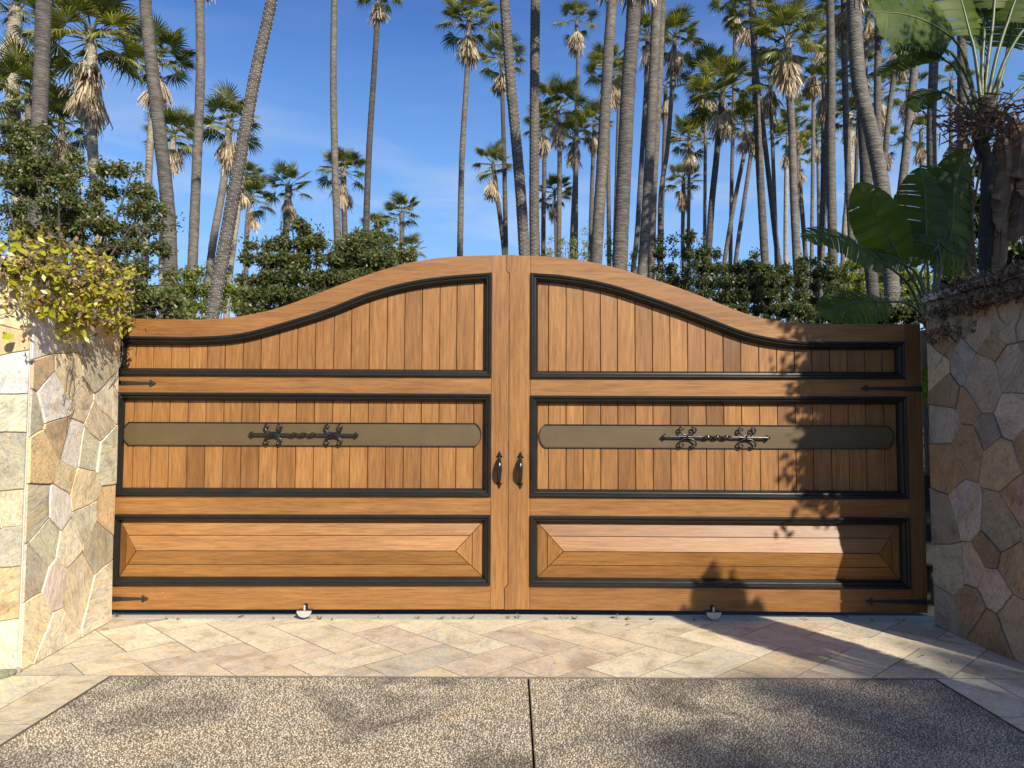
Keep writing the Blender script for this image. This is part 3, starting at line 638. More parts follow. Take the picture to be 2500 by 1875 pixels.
def coping(parent, pts, origin, w=.24, seed=1):
    n = 0
    for a, b in zip(pts, pts[1:]):
        a, b = Vector(a), Vector(b); d = (b - a); L_ = d.length; d.normalize(); nn = Vector((d.y, -d.x, 0)); t = 0
        while t < L_ - .02:
            ln = min(.34 + .14 * hsh(t, seed), L_ - t); pts_ = []
            p0, p1 = a + d * (t + .003), a + d * (t + ln - .003); mb = MB()
            prof = [(-.035, .0), (-.042, .02), (-.036, .048), (-.015, .062), (.06, .070), (w, .072), (w + .01, 0)]
            k = 5; vs = []
            for i in range(k):
                q = p0 + (p1 - p0) * i / (k - 1)
                for (u, h) in prof:
                    jx = .006 * noise.noise((q.x * 9, q.y * 9, u * 20)); vs.append(tuple(q + nn * (u + jx) * -1 * -1 + Vector((0, 0, HW - .028 + h + jx)) - origin))
            m_ = len(prof); fs = [(i*m_+j, i*m_+j+1, (i+1)*m_+j+1, (i+1)*m_+j) for i in range(k-1) for j in range(m_-1)] + [tuple(range(m_))[::-1], tuple((k-1)*m_+j for j in range(m_))]
            mb.add(vs, fs); mb.build('coping_stone', M_COPE, parent, smooth=False); t += ln
cA, cE = on_g(45, 1640), on_g(268, 1515)
cream, yel, tan, orng, gry, wht, olv, pnk, brn, grn = (.66,.61,.48), (.64,.56,.38), (.58,.50,.36), (.60,.45,.26), (.44,.41,.34), (.68,.66,.63), (.44,.41,.31), (.60,.52,.46), (.46,.35,.22), (.54,.53,.41)
LA = [((87,813),wht),((163,820),grn),((98,904),brn),((163,905),yel),((231,885),olv),((215,780),tan),((255,800),orng),((125,976),wht),((78,1012),gry),((195,969),tan),((253,976),cream),((237,1037),tan),((130,1055),brn),((174,1092),wht),((217,1110),grn),((257,1124),grn),((94,1113),orng),
      ((160,1160),yel),((206,1194),yel),((253,1245),orng),((81,1252),olv),((139,1241),wht),((208,1270),grn),((105,1324),grn),((172,1331),cream),((231,1324),olv),((72,1397),gry),((132,1425),pnk),((188,1418),tan),((76,1523),yel),((127,1570),cream),((240,1450),cream),((75,740),wht),((130,745),cream),]
LB = [((29,740),yel),((22,903),wht),((4,850),orng),((22,1012),grn),((18,1120),olv),((20,1255),tan),((18,1345),gry),((16,1440),orng),((18,1580),cream)]
def face_seeds(lst, O, U, Nn):
    s, c = [], []
    for (px, py), col in lst:
        p = hit(px, py, O, Nn); s.append(((p - O).dot(U), p.z)); c.append(col)
    return s, c
def stone_wall(name_label, corner, end, flare_dir, side, LAs, LBs, col_fill):
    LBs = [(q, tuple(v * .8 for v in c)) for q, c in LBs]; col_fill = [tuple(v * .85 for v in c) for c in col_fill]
    wall = empty('stone_wall', (corner.x, corner.y, 0), name_label, 'wall', 'stone walls flanking the gate'); org = Vector((corner.x, corner.y, 0))
    U = (end - corner); U.z = 0; Lf = U.length; U.normalize(); Nn = Vector((U.y, -U.x, 0)) if side < 0 else Vector((-U.y, U.x, 0))
    s, c = face_seeds(LAs, corner, U, Nn)
    clad(wall, Vector((corner.x, corner.y, 0)), U, Nn, Lf, s, c, org)
    D = Vector(flare_dir).normalized(); N2 = Vector((-D.y, D.x, 0)) if side < 0 else Vector((D.y, -D.x, 0))
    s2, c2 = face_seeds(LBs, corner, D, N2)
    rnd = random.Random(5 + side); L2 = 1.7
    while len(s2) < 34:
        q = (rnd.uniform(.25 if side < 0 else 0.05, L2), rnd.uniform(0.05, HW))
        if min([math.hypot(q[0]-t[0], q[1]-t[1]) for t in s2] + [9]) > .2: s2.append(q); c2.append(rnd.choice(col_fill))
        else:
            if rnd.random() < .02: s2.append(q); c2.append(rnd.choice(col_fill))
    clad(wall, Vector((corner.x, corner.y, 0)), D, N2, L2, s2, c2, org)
    # mortar core
    th = .30; P = [Vector((0, 0, 0)), U * Lf, U * Lf - Nn * th, -Nn * th - D * 0 + (-N2 * th * .2), D * L2 - N2 * th, D * L2]
    mb = MB(); n = len(P)
    q = [(p.x, p.y) for p in P]
    if area(q) and sum(q[i-1][0]*q[i][1] - q[i][0]*q[i-1][1] for i in range(n)) < 0: P = P[::-1]
    mb.add([(p.x, p.y, -.05) for p in P] + [(p.x, p.y, HW - .03) for p in P], [tuple(range(n))[::-1], tuple(range(n, 2*n))] + [(i, (i+1) % n, n + (i+1) % n, n + i) for i in range(n)])
    mb.build('mortar_core', M_MORTAR if side < 0 else M_MORT_SHADE, wall)
    flip = (lambda p: p)
    a3 = [tuple(corner + D * L2), (corner.x, corner.y, 0), tuple(end)] ; a3 = [(x, y, 0) for x, y, *_ in a3]
    if side < 0: coping(wall, [ (a3[0]), (a3[1]), (a3[2]) ][::-1] if False else a3[::-1], org, seed=2) if False else coping(wall, a3[::-1][:], org, seed=2)
    else: coping(wall, a3, org, seed=5)
    return wall, U, Nn, D, N2
WL, ULf, NLf, DL, N2L = stone_wall('sunlit pale flagstone wall on the left with a flowering of yellow-green vine on top'.replace('flowering', 'fringe'), cA, cE, (-.8, -.6, 0), -1, LA, LB, [yel, tan, wht, gry, orng])
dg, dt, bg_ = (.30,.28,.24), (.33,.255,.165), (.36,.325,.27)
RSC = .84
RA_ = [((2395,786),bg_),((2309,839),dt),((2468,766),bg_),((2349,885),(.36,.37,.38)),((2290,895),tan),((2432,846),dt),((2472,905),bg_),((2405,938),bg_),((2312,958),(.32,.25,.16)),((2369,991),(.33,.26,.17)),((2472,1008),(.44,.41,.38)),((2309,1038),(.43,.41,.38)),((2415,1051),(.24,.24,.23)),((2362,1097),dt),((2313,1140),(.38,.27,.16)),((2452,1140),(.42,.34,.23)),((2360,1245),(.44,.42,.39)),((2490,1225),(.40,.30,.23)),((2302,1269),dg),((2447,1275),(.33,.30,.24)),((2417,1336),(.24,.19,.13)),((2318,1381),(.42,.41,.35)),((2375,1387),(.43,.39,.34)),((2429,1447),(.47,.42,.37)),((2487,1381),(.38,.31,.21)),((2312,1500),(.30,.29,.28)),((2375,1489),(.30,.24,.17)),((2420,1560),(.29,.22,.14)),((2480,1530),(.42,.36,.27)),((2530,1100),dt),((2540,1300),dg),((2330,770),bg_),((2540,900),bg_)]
cB, cF = Vector((3.33, 4.60, 0)), on_g(2283.5, 1526)
e2 = on_g(2500, 1622); Ud = (cF - e2).normalized(); cB = e2 - Ud * (e2.y - 4.60) / Ud.y; cB.z = 0
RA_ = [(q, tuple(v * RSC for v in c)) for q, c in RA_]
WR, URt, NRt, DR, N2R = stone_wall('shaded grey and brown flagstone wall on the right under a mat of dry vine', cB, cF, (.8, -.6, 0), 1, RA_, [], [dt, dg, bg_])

# ================================================================== PALMS
def fan_mesh(name, seed, mtl, Rr=.95, pet=1.0, spread=125, nseg=26, droop=.3, fold=.15, curl=.0):
    rd = random.Random(seed); mb = MB()
    pp = [(0, pet * t, -.10 * t * t) for t in (0, .35, .7, 1)]
    mb.tube(pp, [.030, .020, .014, .010], 4, cap=False)
    hub = Vector((0, pet, -.10))
    for i in range(nseg):
        t = (i + .5) / nseg * 2 - 1; a = R(spread) * t + R(rd.uniform(-2, 2)); da = R(spread) / nseg * 1.0
        L_ = Rr * (1 - .28 * abs(t) ** 2) * rd.uniform(.88, 1.05)
        dr = droop * rd.uniform(.6, 1.5); up = -fold * abs(t)
        def pt(r, aa, h): 
            return hub + Vector((math.sin(aa) * r, math.cos(aa) * r * (1 - .0), h + up * r * -1.0 * (1 if fold > 0 else 1)))
        l1, m1, r1 = pt(L_ * .46, a - da, -.05 * droop), pt(L_ * .5, a, .035 - .05 * droop), pt(L_ * .46, a + da, -.05 * droop)
        l2, r2 = pt(L_ * .78, a - da * .30, -.16 * dr), pt(L_ * .78, a + da * .30, -.16 * dr)
        tip = pt(L_ * (1 - .15 * dr), a + R(rd.uniform(-3, 3)), -.48 * dr * Rr)
        mb.add([hub, l1, m1, r1, l2, r2, tip], [(0, 2, 1), (0, 3, 2), (1, 2, 4), (2, 3, 5), (4, 2, 5), (4, 5, 6)])
    return mb.mesh(name, mtl)
def dead_mesh(name, seed):
    rd = random.Random(seed); mb = MB(); mb.tube([(0, 0, 0), (0, .5, -.02), (0, .85, 0)], [.028, .018, .012], 4, cap=False); hub = Vector((0, .8, 0))
    for i in range(20):
        t = (i + .5) / 20 * 2 - 1; a = R(30) * t + R(rd.uniform(-6, 6)); L_ = rd.uniform(.6, .95); w_ = .03; h = rd.uniform(-.14, .12)
        c = hub + Vector((math.sin(a) * L_ * .45 * 1.3, math.cos(a) * L_ * .45, h)); e = hub + Vector((math.sin(a) * L_ * .95, math.cos(a) * L_, h * 1.1 + rd.uniform(-.05, .05)))
        s = Vector((w_, 0, rd.uniform(-.02, .02))); mb.add([hub, c - s, c + s, e - s * .5, e + s * .5, e + Vector((rd.uniform(-.04, .04), .1, 0))], [(0, 2, 1), (1, 2, 4, 3), (3, 4, 5)])
    return mb.mesh(name, M_DEAD)
FANS = [fan_mesh('frond', s, M_PALM, .95 + .03 * (s % 3), 1.0, 118 + 5 * (s % 3), 26, .25 + .12 * (s % 4)) for s in range(5)]
FANY = [fan_mesh('young_frond', 20 + s, M_PALM, .9, .75, 88, 22, .05, .3) for s in range(2)]
FANO = [fan_mesh('old_frond', 30 + s, M_PALM, .95, 1.05, 112, 24, .95, .05) for s in range(3)]
DEADS = [dead_mesh('dead_frond', 40 + s) for s in range(4)]
def crown_spec(rd, live, dead):
    out = []; live = max(10, int(live * rd.uniform(.7, 1.1))); dead = int(dead * rd.uniform(.5, 1.35)); vs_ = rd.uniform(.88, 1.1)
    for i in range(live):
        t = (i + .5) / live; el = 84 - 112 * t + rd.uniform(-8, 8); az = i * 137.5 + rd.uniform(-14, 14)
        me = rd.choice(FANY) if t < .14 else (rd.choice(FANO) if t > .72 else rd.choice(FANS)); out.append(('frond', me, el, az, rd.uniform(-25, 25), (.92 + .30 * rd.random()) * vs_, .10 - .25 * t))
    for i in range(int(dead * 1.35)):
        el = -64 - 24 * rd.random() ** .6; az = i * 137.5 + rd.uniform(-20, 20); out.append(('dead_frond', rd.choice(DEADS), el, az, rd.uniform(-40, 40), .85 + .42 * rd.random(), -.05 - .95 * rd.random()))
    return out
CROWNS = []
def joined_crown(k):
    rd = random.Random(900 + k); V, Fc, Mi = [], [], []; b = 0
    for nm, me, el, az, ro, sc, dz in crown_spec(rd, 22, 9):
        M = Matrix.Translation((0, 0, dz)) @ Matrix.Rotation(R(az), 4, 'Z') @ Matrix.Rotation(R(el), 4, 'X') @ Matrix.Rotation(R(ro), 4, 'Y') @ Matrix.Scale(sc, 4)
        V += [tuple(M @ v.co) for v in me.vertices]; Fc += [tuple(i + b for i in p_.vertices) for p_ in me.polygons]; Mi += [0 if nm == 'frond' else 1] * len(me.polygons); b += len(me.vertices)
    m_ = bpy.data.meshes.new('crown'); m_.from_pydata(V, [], Fc); m_.materials.append(M_PALM); m_.materials.append(M_DEAD); m_.polygons.foreach_set('material_index', Mi); return m_
CROWNS = [joined_crown(k) for k in range(4)]
def palm(label, path, Rpx=None, wpx=(20, 20), Y=None, pale=False, boots=False, live=26, dead=14, ext=None, far=False, seed=0, lights=False, tail=None):
    rd = random.Random(seed * 13 + 5)
    if Y is None: Y = 1.9 * F / Rpx if Rpx else .42 * F / ((wpx[0] + wpx[1]) / 2)
    pts = [on_y(x, y, Y) for x, y in path]
    k = Y / F / 2
    # foot of the trunk: follow the last slope down to the ground
    d = pts[-1] - pts[-2]; sl = (d.x / d.z) if abs(d.z) > .01 else 0; z = pts[-1].z
    foot = Vector((pts[-1].x + sl * .55 * (-.06 - z), Y, -.06)); mid = (pts[-1] * .5 + foot * .5) + Vector((sl * -.1 * z, 0, 0))
    if pts[-1].z > 1: pts.append(mid)
    pts.append(foot)
    if ext:      # the crown stands above the top of the picture
        u = (pts[0] - pts[1]).normalized(); u = (u + Vector((0, 0, 1.2))).normalized(); pts = [pts[0] + u * ext] + pts
    base = foot.copy(); root = empty('palm_tree', base, label, 'palm tree', 'fan palms standing behind the gate')
    sp = spline(pts, 8); Lt = [0]
    for a, b in zip(sp, sp[1:]): Lt.append(Lt[-1] + (b - a).length)
    T_ = Lt[-1]; n = max(16, min(90, int(T_ / (.18 if k * wpx[0] > 0 and Y < 45 else .4))))
    P, Rr = [], []; yo = rd.uniform(-1.2, 1.2)
    for i in range(n + 1):
        s = T_ * i / n; j = min(max([q for q in range(len(Lt)) if Lt[q] <= s]), len(sp) - 2); t = (s - Lt[j]) / max(1e-6, Lt[j+1] - Lt[j])
        p = sp[j].lerp(sp[j+1], t); fz = s / T_; p = p + Vector((0, math.sin(fz * 3.0) * yo * .15, 0))
        w_ = wpx[0] + (wpx[1] - wpx[0]) * fz; r_ = w_ * k * (1 + .018 * ((i * 5) % 3 - 1) * (1 if Y < 45 else .4) + .022 * rd.uniform(-1, 1))
        if fz > .93: r_ *= 1 + (fz - .93) * 5
        P.append(p - base); Rr.append(r_)
    mb = MB(); mb.tube(P, Rr, 12 if Y < 40 else 8); mb.build('trunk', M_TRUNKP if pale else M_TRUNK, root, smooth=True)
    if boots:
        bt = MB(); L0 = min(T_ * .3, boots)
        nb = int(L0 / .05)
        for i in range(nb):
            s = L0 * i / nb; j = int(s / T_ * n); c = P[j]; a = i * 2.4; r_ = Rr[j]; dv = Vector((math.cos(a), math.sin(a), 0)); sd_ = Vector((-dv.y, dv.x, 0)); tp = .45 + .55 * (1 - s / L0)
            q = c + dv * r_ * .9; hgt = Vector((0, 0, .16)); wd = sd_ * .075
            bt.add([q - wd, q + wd, q + wd * .5 + hgt + dv * .075 * tp, q - wd * .5 + hgt + dv * .075 * tp, q + hgt * 1.0 - dv * .02], [(0, 1, 2, 3), (1, 4, 2), (0, 3, 4), (3, 2, 4)])
        o = bt.build('frond_bases', M_BOOT, root); o['kind'] = 'stuff'
    cc = P[0]; s0 = (1.0 if not Rpx else Rpx * Y / F / 1.9)
    if far: link('crown', CROWNS[seed % 4], root, loc=cc, rot=(0, 0, rd.uniform(0, 6)), scale=s0)
    else:
        a0 = rd.uniform(0, 360)
        for nm, me, el, az, ro, sc, dz in crown_spec(rd, live, dead):
            M = Matrix.Rotation(R(az + a0), 4, 'Z') @ Matrix.Rotation(R(el), 4, 'X') @ Matrix.Rotation(R(ro), 4, 'Y')
            link(nm, me, root, loc=cc + Vector((0, 0, dz * s0)), rot=M.to_euler(), scale=sc * s0)
    if lights:
        st = MB(); turns = T_ / .085; m = int(turns * 9); st2 = MB(); prev = []
        for i in range(m):
            s = T_ * i / m; j = min(int(s / T_ * n), n); c = P[j].lerp(P[min(j+1, n)], s / T_ * n - j); r_ = Rr[j] + .012; a = i * 6.283 / 9
            q = base + c + Vector((math.cos(a) * r_, math.sin(a) * r_, 0)); prev.append(q)
            if i % 2 == 0 and math.sin(a) < .3:
                e = .013; st2.add([q + Vector(v) * e for v in ((1,0,0),(-1,0,0),(0,1,0),(0,-1,0),(0,0,1.4),(0,0,-1.4))], [(0,2,4),(2,1,4),(1,3,4),(3,0,4),(2,0,5),(1,2,5),(3,1,5),(0,3,5)])
        st.tube([q - base for q in prev], .006, 3, cap=False)
        so = empty('string_lights', base, lights, 'string lights', 'string lights wound round palm trunks')
        o = st.build('cable', M_TWIG, so); st2.v = [tuple(Vector(v) - base) for v in st2.v]; o = st2.build('bulbs', M_BULB, so); o['kind'] = 'stuff'
    return root

PALMS = [
 # front trunks whose crowns stand above the picture
 dict(label='thick grey palm trunk behind the leafy tree, second from the left edge', path=[(107,-20),(99,193),(92,362),(89,554)], wpx=(37,34), ext=3.0),
 dict(label='thick grey palm trunk leaning left as it rises over the left wall end', path=[(355,-20),(371,145),(395,337),(415,530),(422,771)], wpx=(27,38), ext=2.6),
 dict(label='straight grey palm trunk between the leaning trunk and the trunk wound with lights', path=[(489,-20),(492,193),(485,386),(477,579),(468,776)], wpx=(20,26), ext=2.5),
 dict(label='palm trunk leaning right and wound with string lights, left of the open sky', path=[(667,-20),(622,193),(579,434),(545,627),(518,776)], wpx=(24,38), ext=3.0, lights='string lights wound round the leaning trunk left of the open sky'),
 dict(label='thin dark palm trunk rising out of the left gate leaf curve, left of the pair', path=[(817,-20),(815,193),(819,386),(829,685)], wpx=(15,21), ext=3.0),
 dict(label='thin palm trunk with banded shadows whose crown just touches the top of the picture', path=[(926,-25),(913,169),(899,386),(889,665)], Rpx=62, wpx=(13,19), Y=44),
 dict(label='palm trunk wound with string lights directly above the gate meeting stiles', path=[(1230,-20),(1246,193),(1268,434),(1280,620)], wpx=(23,30), ext=3.4, lights='string lights wound round the curved trunk above the meeting stiles'),
 dict(label='straight dark palm trunk wound with string lights, right of the curved lit one', path=[(1307,-20),(1305,241),(1304,482),(1305,622)], wpx=(23,26), ext=2.8, lights='string lights wound round the straight dark trunk right of the meeting stiles'),
 dict(label='stout smooth palm trunk curving left, left neighbour of the thickest trunk', path=[(1495,-20),(1484,145),(1470,386),(1455,641)], wpx=(25,31), ext=2.5),
 dict(label='thickest cracked grey palm trunk right of the gate centre', path=[(1551,-20),(1535,193),(1523,434),(1513,656)], wpx=(34,39), ext=2.2),
 dict(label='stout grey palm trunk just right of the thickest trunk', path=[(1604,-20),(1593,241),(1581,482),(1569,668)], wpx=(24,27), ext=2.6),
 dict(label='dark palm trunk half hidden behind the stout one right of the thickest', path=[(1618,-20),(1607,241),(1595,482),(1590,672)], wpx=(16,19), Y=36, ext=3.2),
 dict(label='long slightly leaning trunk in front of the ragged twin crowns on the right', path=[(1838,-20),(1844,193),(1856,434),(1875,771)], wpx=(16,22), ext=2.8),
 dict(label='straight grey trunk over the right gate shoulder, left of the thick leaning pair', path=[(2027,-20),(2031,193),(2031,386),(2039,790)], wpx=(18,25), ext=2.8),
 dict(label='thick dark trunk bending right behind the upper big leaves', path=[(2083,-20),(2094,193),(2128,337),(2152,463),(2168,600),(2180,790)], wpx=(33,38), ext=2.4),
 dict(label='dark trunk standing just left of the thick bending one', path=[(2088,60),(2099,241),(2109,434),(2118,627),(2133,790)], wpx=(24,30), Y=25, ext=4),
 dict(label='grey trunk seen between the thick bending trunk and the ragged brown crown', path=[(2146,-20),(2140,241),(2146,434),(2150,620)], wpx=(17,20), ext=2.6),
 dict(label='pale trunk in open sky left of the tall bird of paradise', path=[(2243,-20),(2234,145),(2210,386),(2190,554),(2172,790)], wpx=(18,22), ext=2.8),
 dict(label='straight pale trunk right behind the lower big upright leaves', path=[(2278,-20),(2277,145),(2270,337),(2277,530),(2290,700)], wpx=(20,25), ext=2.6),
 dict(label='grey trunk rising behind the stalks of the tall bird of paradise', path=[(2349,-20),(2352,193),(2352,400),(2350,600)], wpx=(22,25), ext=2.6),
 # palms with crowns in view, left side
 dict(label='pale palm with a patterned trunk at the left edge of the picture', path=[(40,20),(29,120),(29,241),(39,434),(45,560)], Rpx=105, wpx=(31,33), pale=True, boots=2.2, dead=20),
 dict(label='big dark green palm with two pale dead fronds hanging, upper left', path=[(222,90),(224,260),(222,357),(241,603)], Rpx=158, Y=29, wpx=(24,27), pale=True, boots=1.6, dead=14, live=30),
 dict(label='palm with upright fan fronds between the leaning trunk and the straight trunk', path=[(385,140),(370,290),(359,482),(347,771)], Rpx=100, wpx=(15,22), pale=True, dead=20, boots=1.2),
 dict(label='palm with a green fan crown right behind the trunk wound with lights', path=[(560,300),(548,440),(521,603),(504,771)], Rpx=90, wpx=(16,22), pale=True, dead=22, boots=.8),
 dict(label='small dark palm crown right of the light wound leaning trunk', path=[(612,480),(603,560),(600,700)], Rpx=64, wpx=(12,14), boots=1),
 dict(label='pale trunk at the foot of the light wound trunk with a dark crown above', path=[(592,430),(574,560),(558,680),(550,776)], Rpx=60, wpx=(13,19), pale=True, Y=46),
 dict(label='slim pale trunk with a dark crown behind the leaning grey trunk', path=[(425,330),(402,450),(395,560),(395,775)], Rpx=70, wpx=(10,12), pale=True, dead=18),
 dict(label='dark palm crown low at the left edge behind the leafy tree', path=[(70,230),(72,420),(74,600)], Rpx=110, wpx=(18,20), live=24),
 dict(label='dark drooping palm crown between the leftmost thick trunk and the big crown', path=[(150,300),(150,450),(152,620)], Rpx=85, wpx=(16,18)),
 dict(label='palm with two fan fronds and a grey skirt, left of the open sky bushes', path=[(705,455),(701,540),(697,600),(700,700)], Rpx=60, wpx=(17,20), boots=1.5, dead=18, live=18),
 dict(label='round palm crown split by the thin dark trunk', path=[(838,415),(841,540),(843,650)], Rpx=72, wpx=(14,16), boots=3, dead=20),
 dict(label='small green palm standing on the bushes at the curve of the left leaf', path=[(981,520),(981,570),(980,640)], Rpx=56, wpx=(12,13), dead=3, live=22),
 dict(label='small green palm half hidden behind the thin banded trunk', path=[(922,560),(921,600),(920,660)], Rpx=52, wpx=(10,11), dead=3, live=20),
 dict(label='lowest little palm crown just over the rising curve of the left leaf', path=[(1003,610),(1003,640),(1003,680)], Rpx=44, wpx=(9,10), far=True, Y=60),
 dict(label='tall palm with a long pale skirt of dead fronds at the top centre', path=[(1145,45),(1140,183),(1128,386),(1123,625)], Rpx=82, wpx=(12,18), dead=26),
 dict(label='palm crown half hidden behind the curved trunk with lights', path=[(1224,145),(1227,250),(1232,434),(1235,620)], Rpx=62, wpx=(10,14), dead=22),
 dict(label='low open palm crown left of the meeting stiles', path=[(1203,400),(1210,450),(1217,500),(1231,617)], Rpx=62, wpx=(11,13), dead=10, live=20),
 # right of centre
 dict(label='slender palm with a tidy small crown in the blue between two thick trunks', path=[(1407,50),(1411,135),(1407,337),(1405,627)], Rpx=60, wpx=(9,14), dead=16, live=20),
 dict(label='full green palm crown below the slender tall one', path=[(1362,262),(1366,366),(1365,500),(1364,622)], Rpx=74, wpx=(11,13), dead=20),
 dict(label='ragged palm crown right behind the dark trunk wound with lights', path=[(1326,305),(1329,410),(1327,500),(1326,622)], Rpx=58, wpx=(11,12), dead=20),
 dict(label='small low dark crown beneath the full green crown', path=[(1354,470),(1355,520),(1357,622)], Rpx=52, wpx=(6,8), far=True),
 dict(label='drooping palm crown between the full green crown and the curving stout trunk', path=[(1402,325),(1405,400),(1399,520),(1395,627)], Rpx=58, wpx=(10,12), dead=16),
 dict(label='palm crown peeping out left of the curving stout trunk', path=[(1452,300),(1448,386),(1444,500),(1441,627)], Rpx=58, wpx=(10,12), dead=18),
 dict(label='tall palm crown half hidden behind the curving stout trunk', path=[(1482,165),(1484,300),(1486,450),(1488,640)], Rpx=70, wpx=(10,12), dead=22),
 dict(label='thin trunk with a small crown between the curving trunk and the thickest trunk', path=[(1512,190),(1511,241),(1504,482),(1500,640)], Rpx=56, wpx=(9,11), dead=14, live=18),
 dict(label='palm crown between the thickest trunk and its right neighbour', path=[(1581,85),(1578,200),(1566,386),(1554,579),(1545,660)], Rpx=68, wpx=(11,14), dead=20),
 dict(label='palm with a heavy brown skirt just right of the stout trunks', path=[(1648,92),(1643,178),(1629,362),(1612,482),(1610,680)], Rpx=74, wpx=(11,12), dead=26),
 dict(label='dead brown crown tucked behind the right stout trunk', path=[(1625,215),(1622,330),(1616,500),(1612,680)], Rpx=54, wpx=(10,12), dead=22, live=12),
 dict(label='upper of two stacked dark crowns in the sky gap right of centre', path=[(1683,335),(1682,420),(1680,560),(1680,700)], Rpx=62, wpx=(8,10), dead=12),
 dict(label='lower of two stacked dark crowns with a pale throat', path=[(1669,440),(1668,506),(1668,627),(1675,704)], Rpx=54, wpx=(10,13), dead=12),
 dict(label='wide bright palm crown on a very thin trunk', path=[(1725,175),(1723,290),(1722,500),(1721,713)], Rpx=78, wpx=(8,10), dead=12, Y=46),
 dict(label='big sunlit crown with a long brown skirt on a dark trunk', path=[(1764,225),(1750,376),(1735,530),(1726,728)], Rpx=88, wpx=(15,17), dead=28, live=30),
 dict(label='left one of two thin trunks leaning right in the pale sky', path=[(1822,290),(1820,357),(1795,482),(1769,636)], Rpx=64, wpx=(10,12), dead=22, live=18),
 dict(label='right one of two thin trunks leaning right in the pale sky', path=[(1845,300),(1836,362),(1815,506),(1798,627)], Rpx=62, wpx=(10,12), dead=20, live=18, Y=60),
 dict(label='ragged crown at the top edge over the long leaning trunk', path=[(1832,20),(1848,200),(1861,313),(1880,482),(1897,627),(1925,775)], Rpx=80, wpx=(12,15), dead=22),
 dict(label='dense dark green crown above hanging dead fronds, right of the long leaning trunk', path=[(1922,95),(1928,217),(1935,337),(1940,482),(1954,771)], Rpx=100, wpx=(17,24), dead=20, live=34, boots=2.4),
 dict(label='pale slim trunk wound with lights beneath the dense dark crown', path=[(1925,330),(1920,420),(1918,627),(1923,723)], Rpx=58, wpx=(11,13), pale=True, dead=18, live=14),
 dict(label='slim dotted trunk standing low right of the dense crown trunk', path=[(1950,390),(1953,450),(1966,620),(1975,775)], Rpx=50, wpx=(11,13), dead=16, live=12),
 dict(label='smooth trunk leaning left at its foot, under brown hanging fronds', path=[(2013,205),(2010,400),(2007,530),(1993,790)], Rpx=70, wpx=(14,24), dead=26, live=18, Y=44),
 dict(label='palm with a white zigzag trunk and small green crown', path=[(2072,280),(2075,337),(2070,482),(2063,554),(2056,723)], Rpx=58, wpx=(22,17), Y=42, pale=True, boots=5, dead=10),
 dict(label='brown crown of dead fronds left of the straight shoulder trunk', path=[(2008,90),(2010,200),(2009,400),(2004,700)], Rpx=66, wpx=(10,12), dead=26, live=12),
 dict(label='ragged brown crown high between the bending trunk and the big leaves', path=[(2195,85),(2186,160),(2166,313),(2155,480),(2150,700)], Rpx=76, wpx=(13,15), dead=30, live=12),
 dict(label='small brown skirted crown low behind the bending trunk', path=[(2163,350),(2162,430),(2160,560),(2158,700)], Rpx=52, wpx=(10,12), dead=22, live=10),
 dict(label='dark green crown in the sky gap left of the upright big leaves', path=[(2248,320),(2252,420),(2258,560),(2262,700)], Rpx=54, wpx=(9,10), dead=8, live=18),
 dict(label='small dark crown beside the stalks of the tall bird of paradise', path=[(2322,195),(2322,300),(2320,500),(2320,640)], Rpx=54, wpx=(9,10), dead=14, live=16),
 dict(label='small crown just left of the white zigzag trunk', path=[(1995,335),(1998,430),(2000,600),(2000,720)], Rpx=48, wpx=(8,9), far=True),
 dict(label='palm crown filling the top edge above the straight shoulder trunk', path=[(2060,-10),(2062,150),(2070,400),(2085,700)], Rpx=84, wpx=(14,18), dead=22, Y=38),
 dict(label='pale crown at the top edge right of the thick bending trunk', path=[(2120,15),(2113,145),(2108,400),(2105,700)], Rpx=70, wpx=(13,16), dead=24, live=18, Y=46),
 dict(label='ragged brown crown behind the dense dark one, to its right', path=[(1985,150),(1986,300),(1984,500),(1982,700)], Rpx=72, wpx=(9,11), dead=26, live=16),
 dict(label='tangled crown between the straight shoulder trunk and the thick bending one', path=[(2098,165),(2096,300),(2090,500),(2086,700)], Rpx=70, wpx=(9,11), dead=24, live=16),
 dict(label='tangled crown left of the dense dark one, behind the long leaning trunk', path=[(1880,185),(1884,320),(1890,500),(1896,700)], Rpx=72, wpx=(9,12), dead=24, live=18),
 dict(label='shaggy crown just right of the thick bending trunk', path=[(2150,225),(2148,350),(2144,500),(2142,700)], Rpx=64, wpx=(9,11), dead=26, live=12),
 dict(label='crown cut by the top edge, right of the wide bright one', path=[(1795,5),(1792,200),(1786,450),(1782,700)], Rpx=66, wpx=(9,11), dead=24, live=18, Y=58),
 dict(label='brown shaggy crown left of the pale trunk in open sky', path=[(2215,215),(2214,330),(2210,500),(2208,700)], Rpx=58, wpx=(8,10), dead=22, live=12),
 dict(label='small crown low beside the smooth left-leaning trunk', path=[(1945,290),(1948,400),(1950,550),(1952,720)], Rpx=56, wpx=(8,9), dead=22, live=14),
]
for i, d in enumerate(PALMS): palm(seed=i, **d)

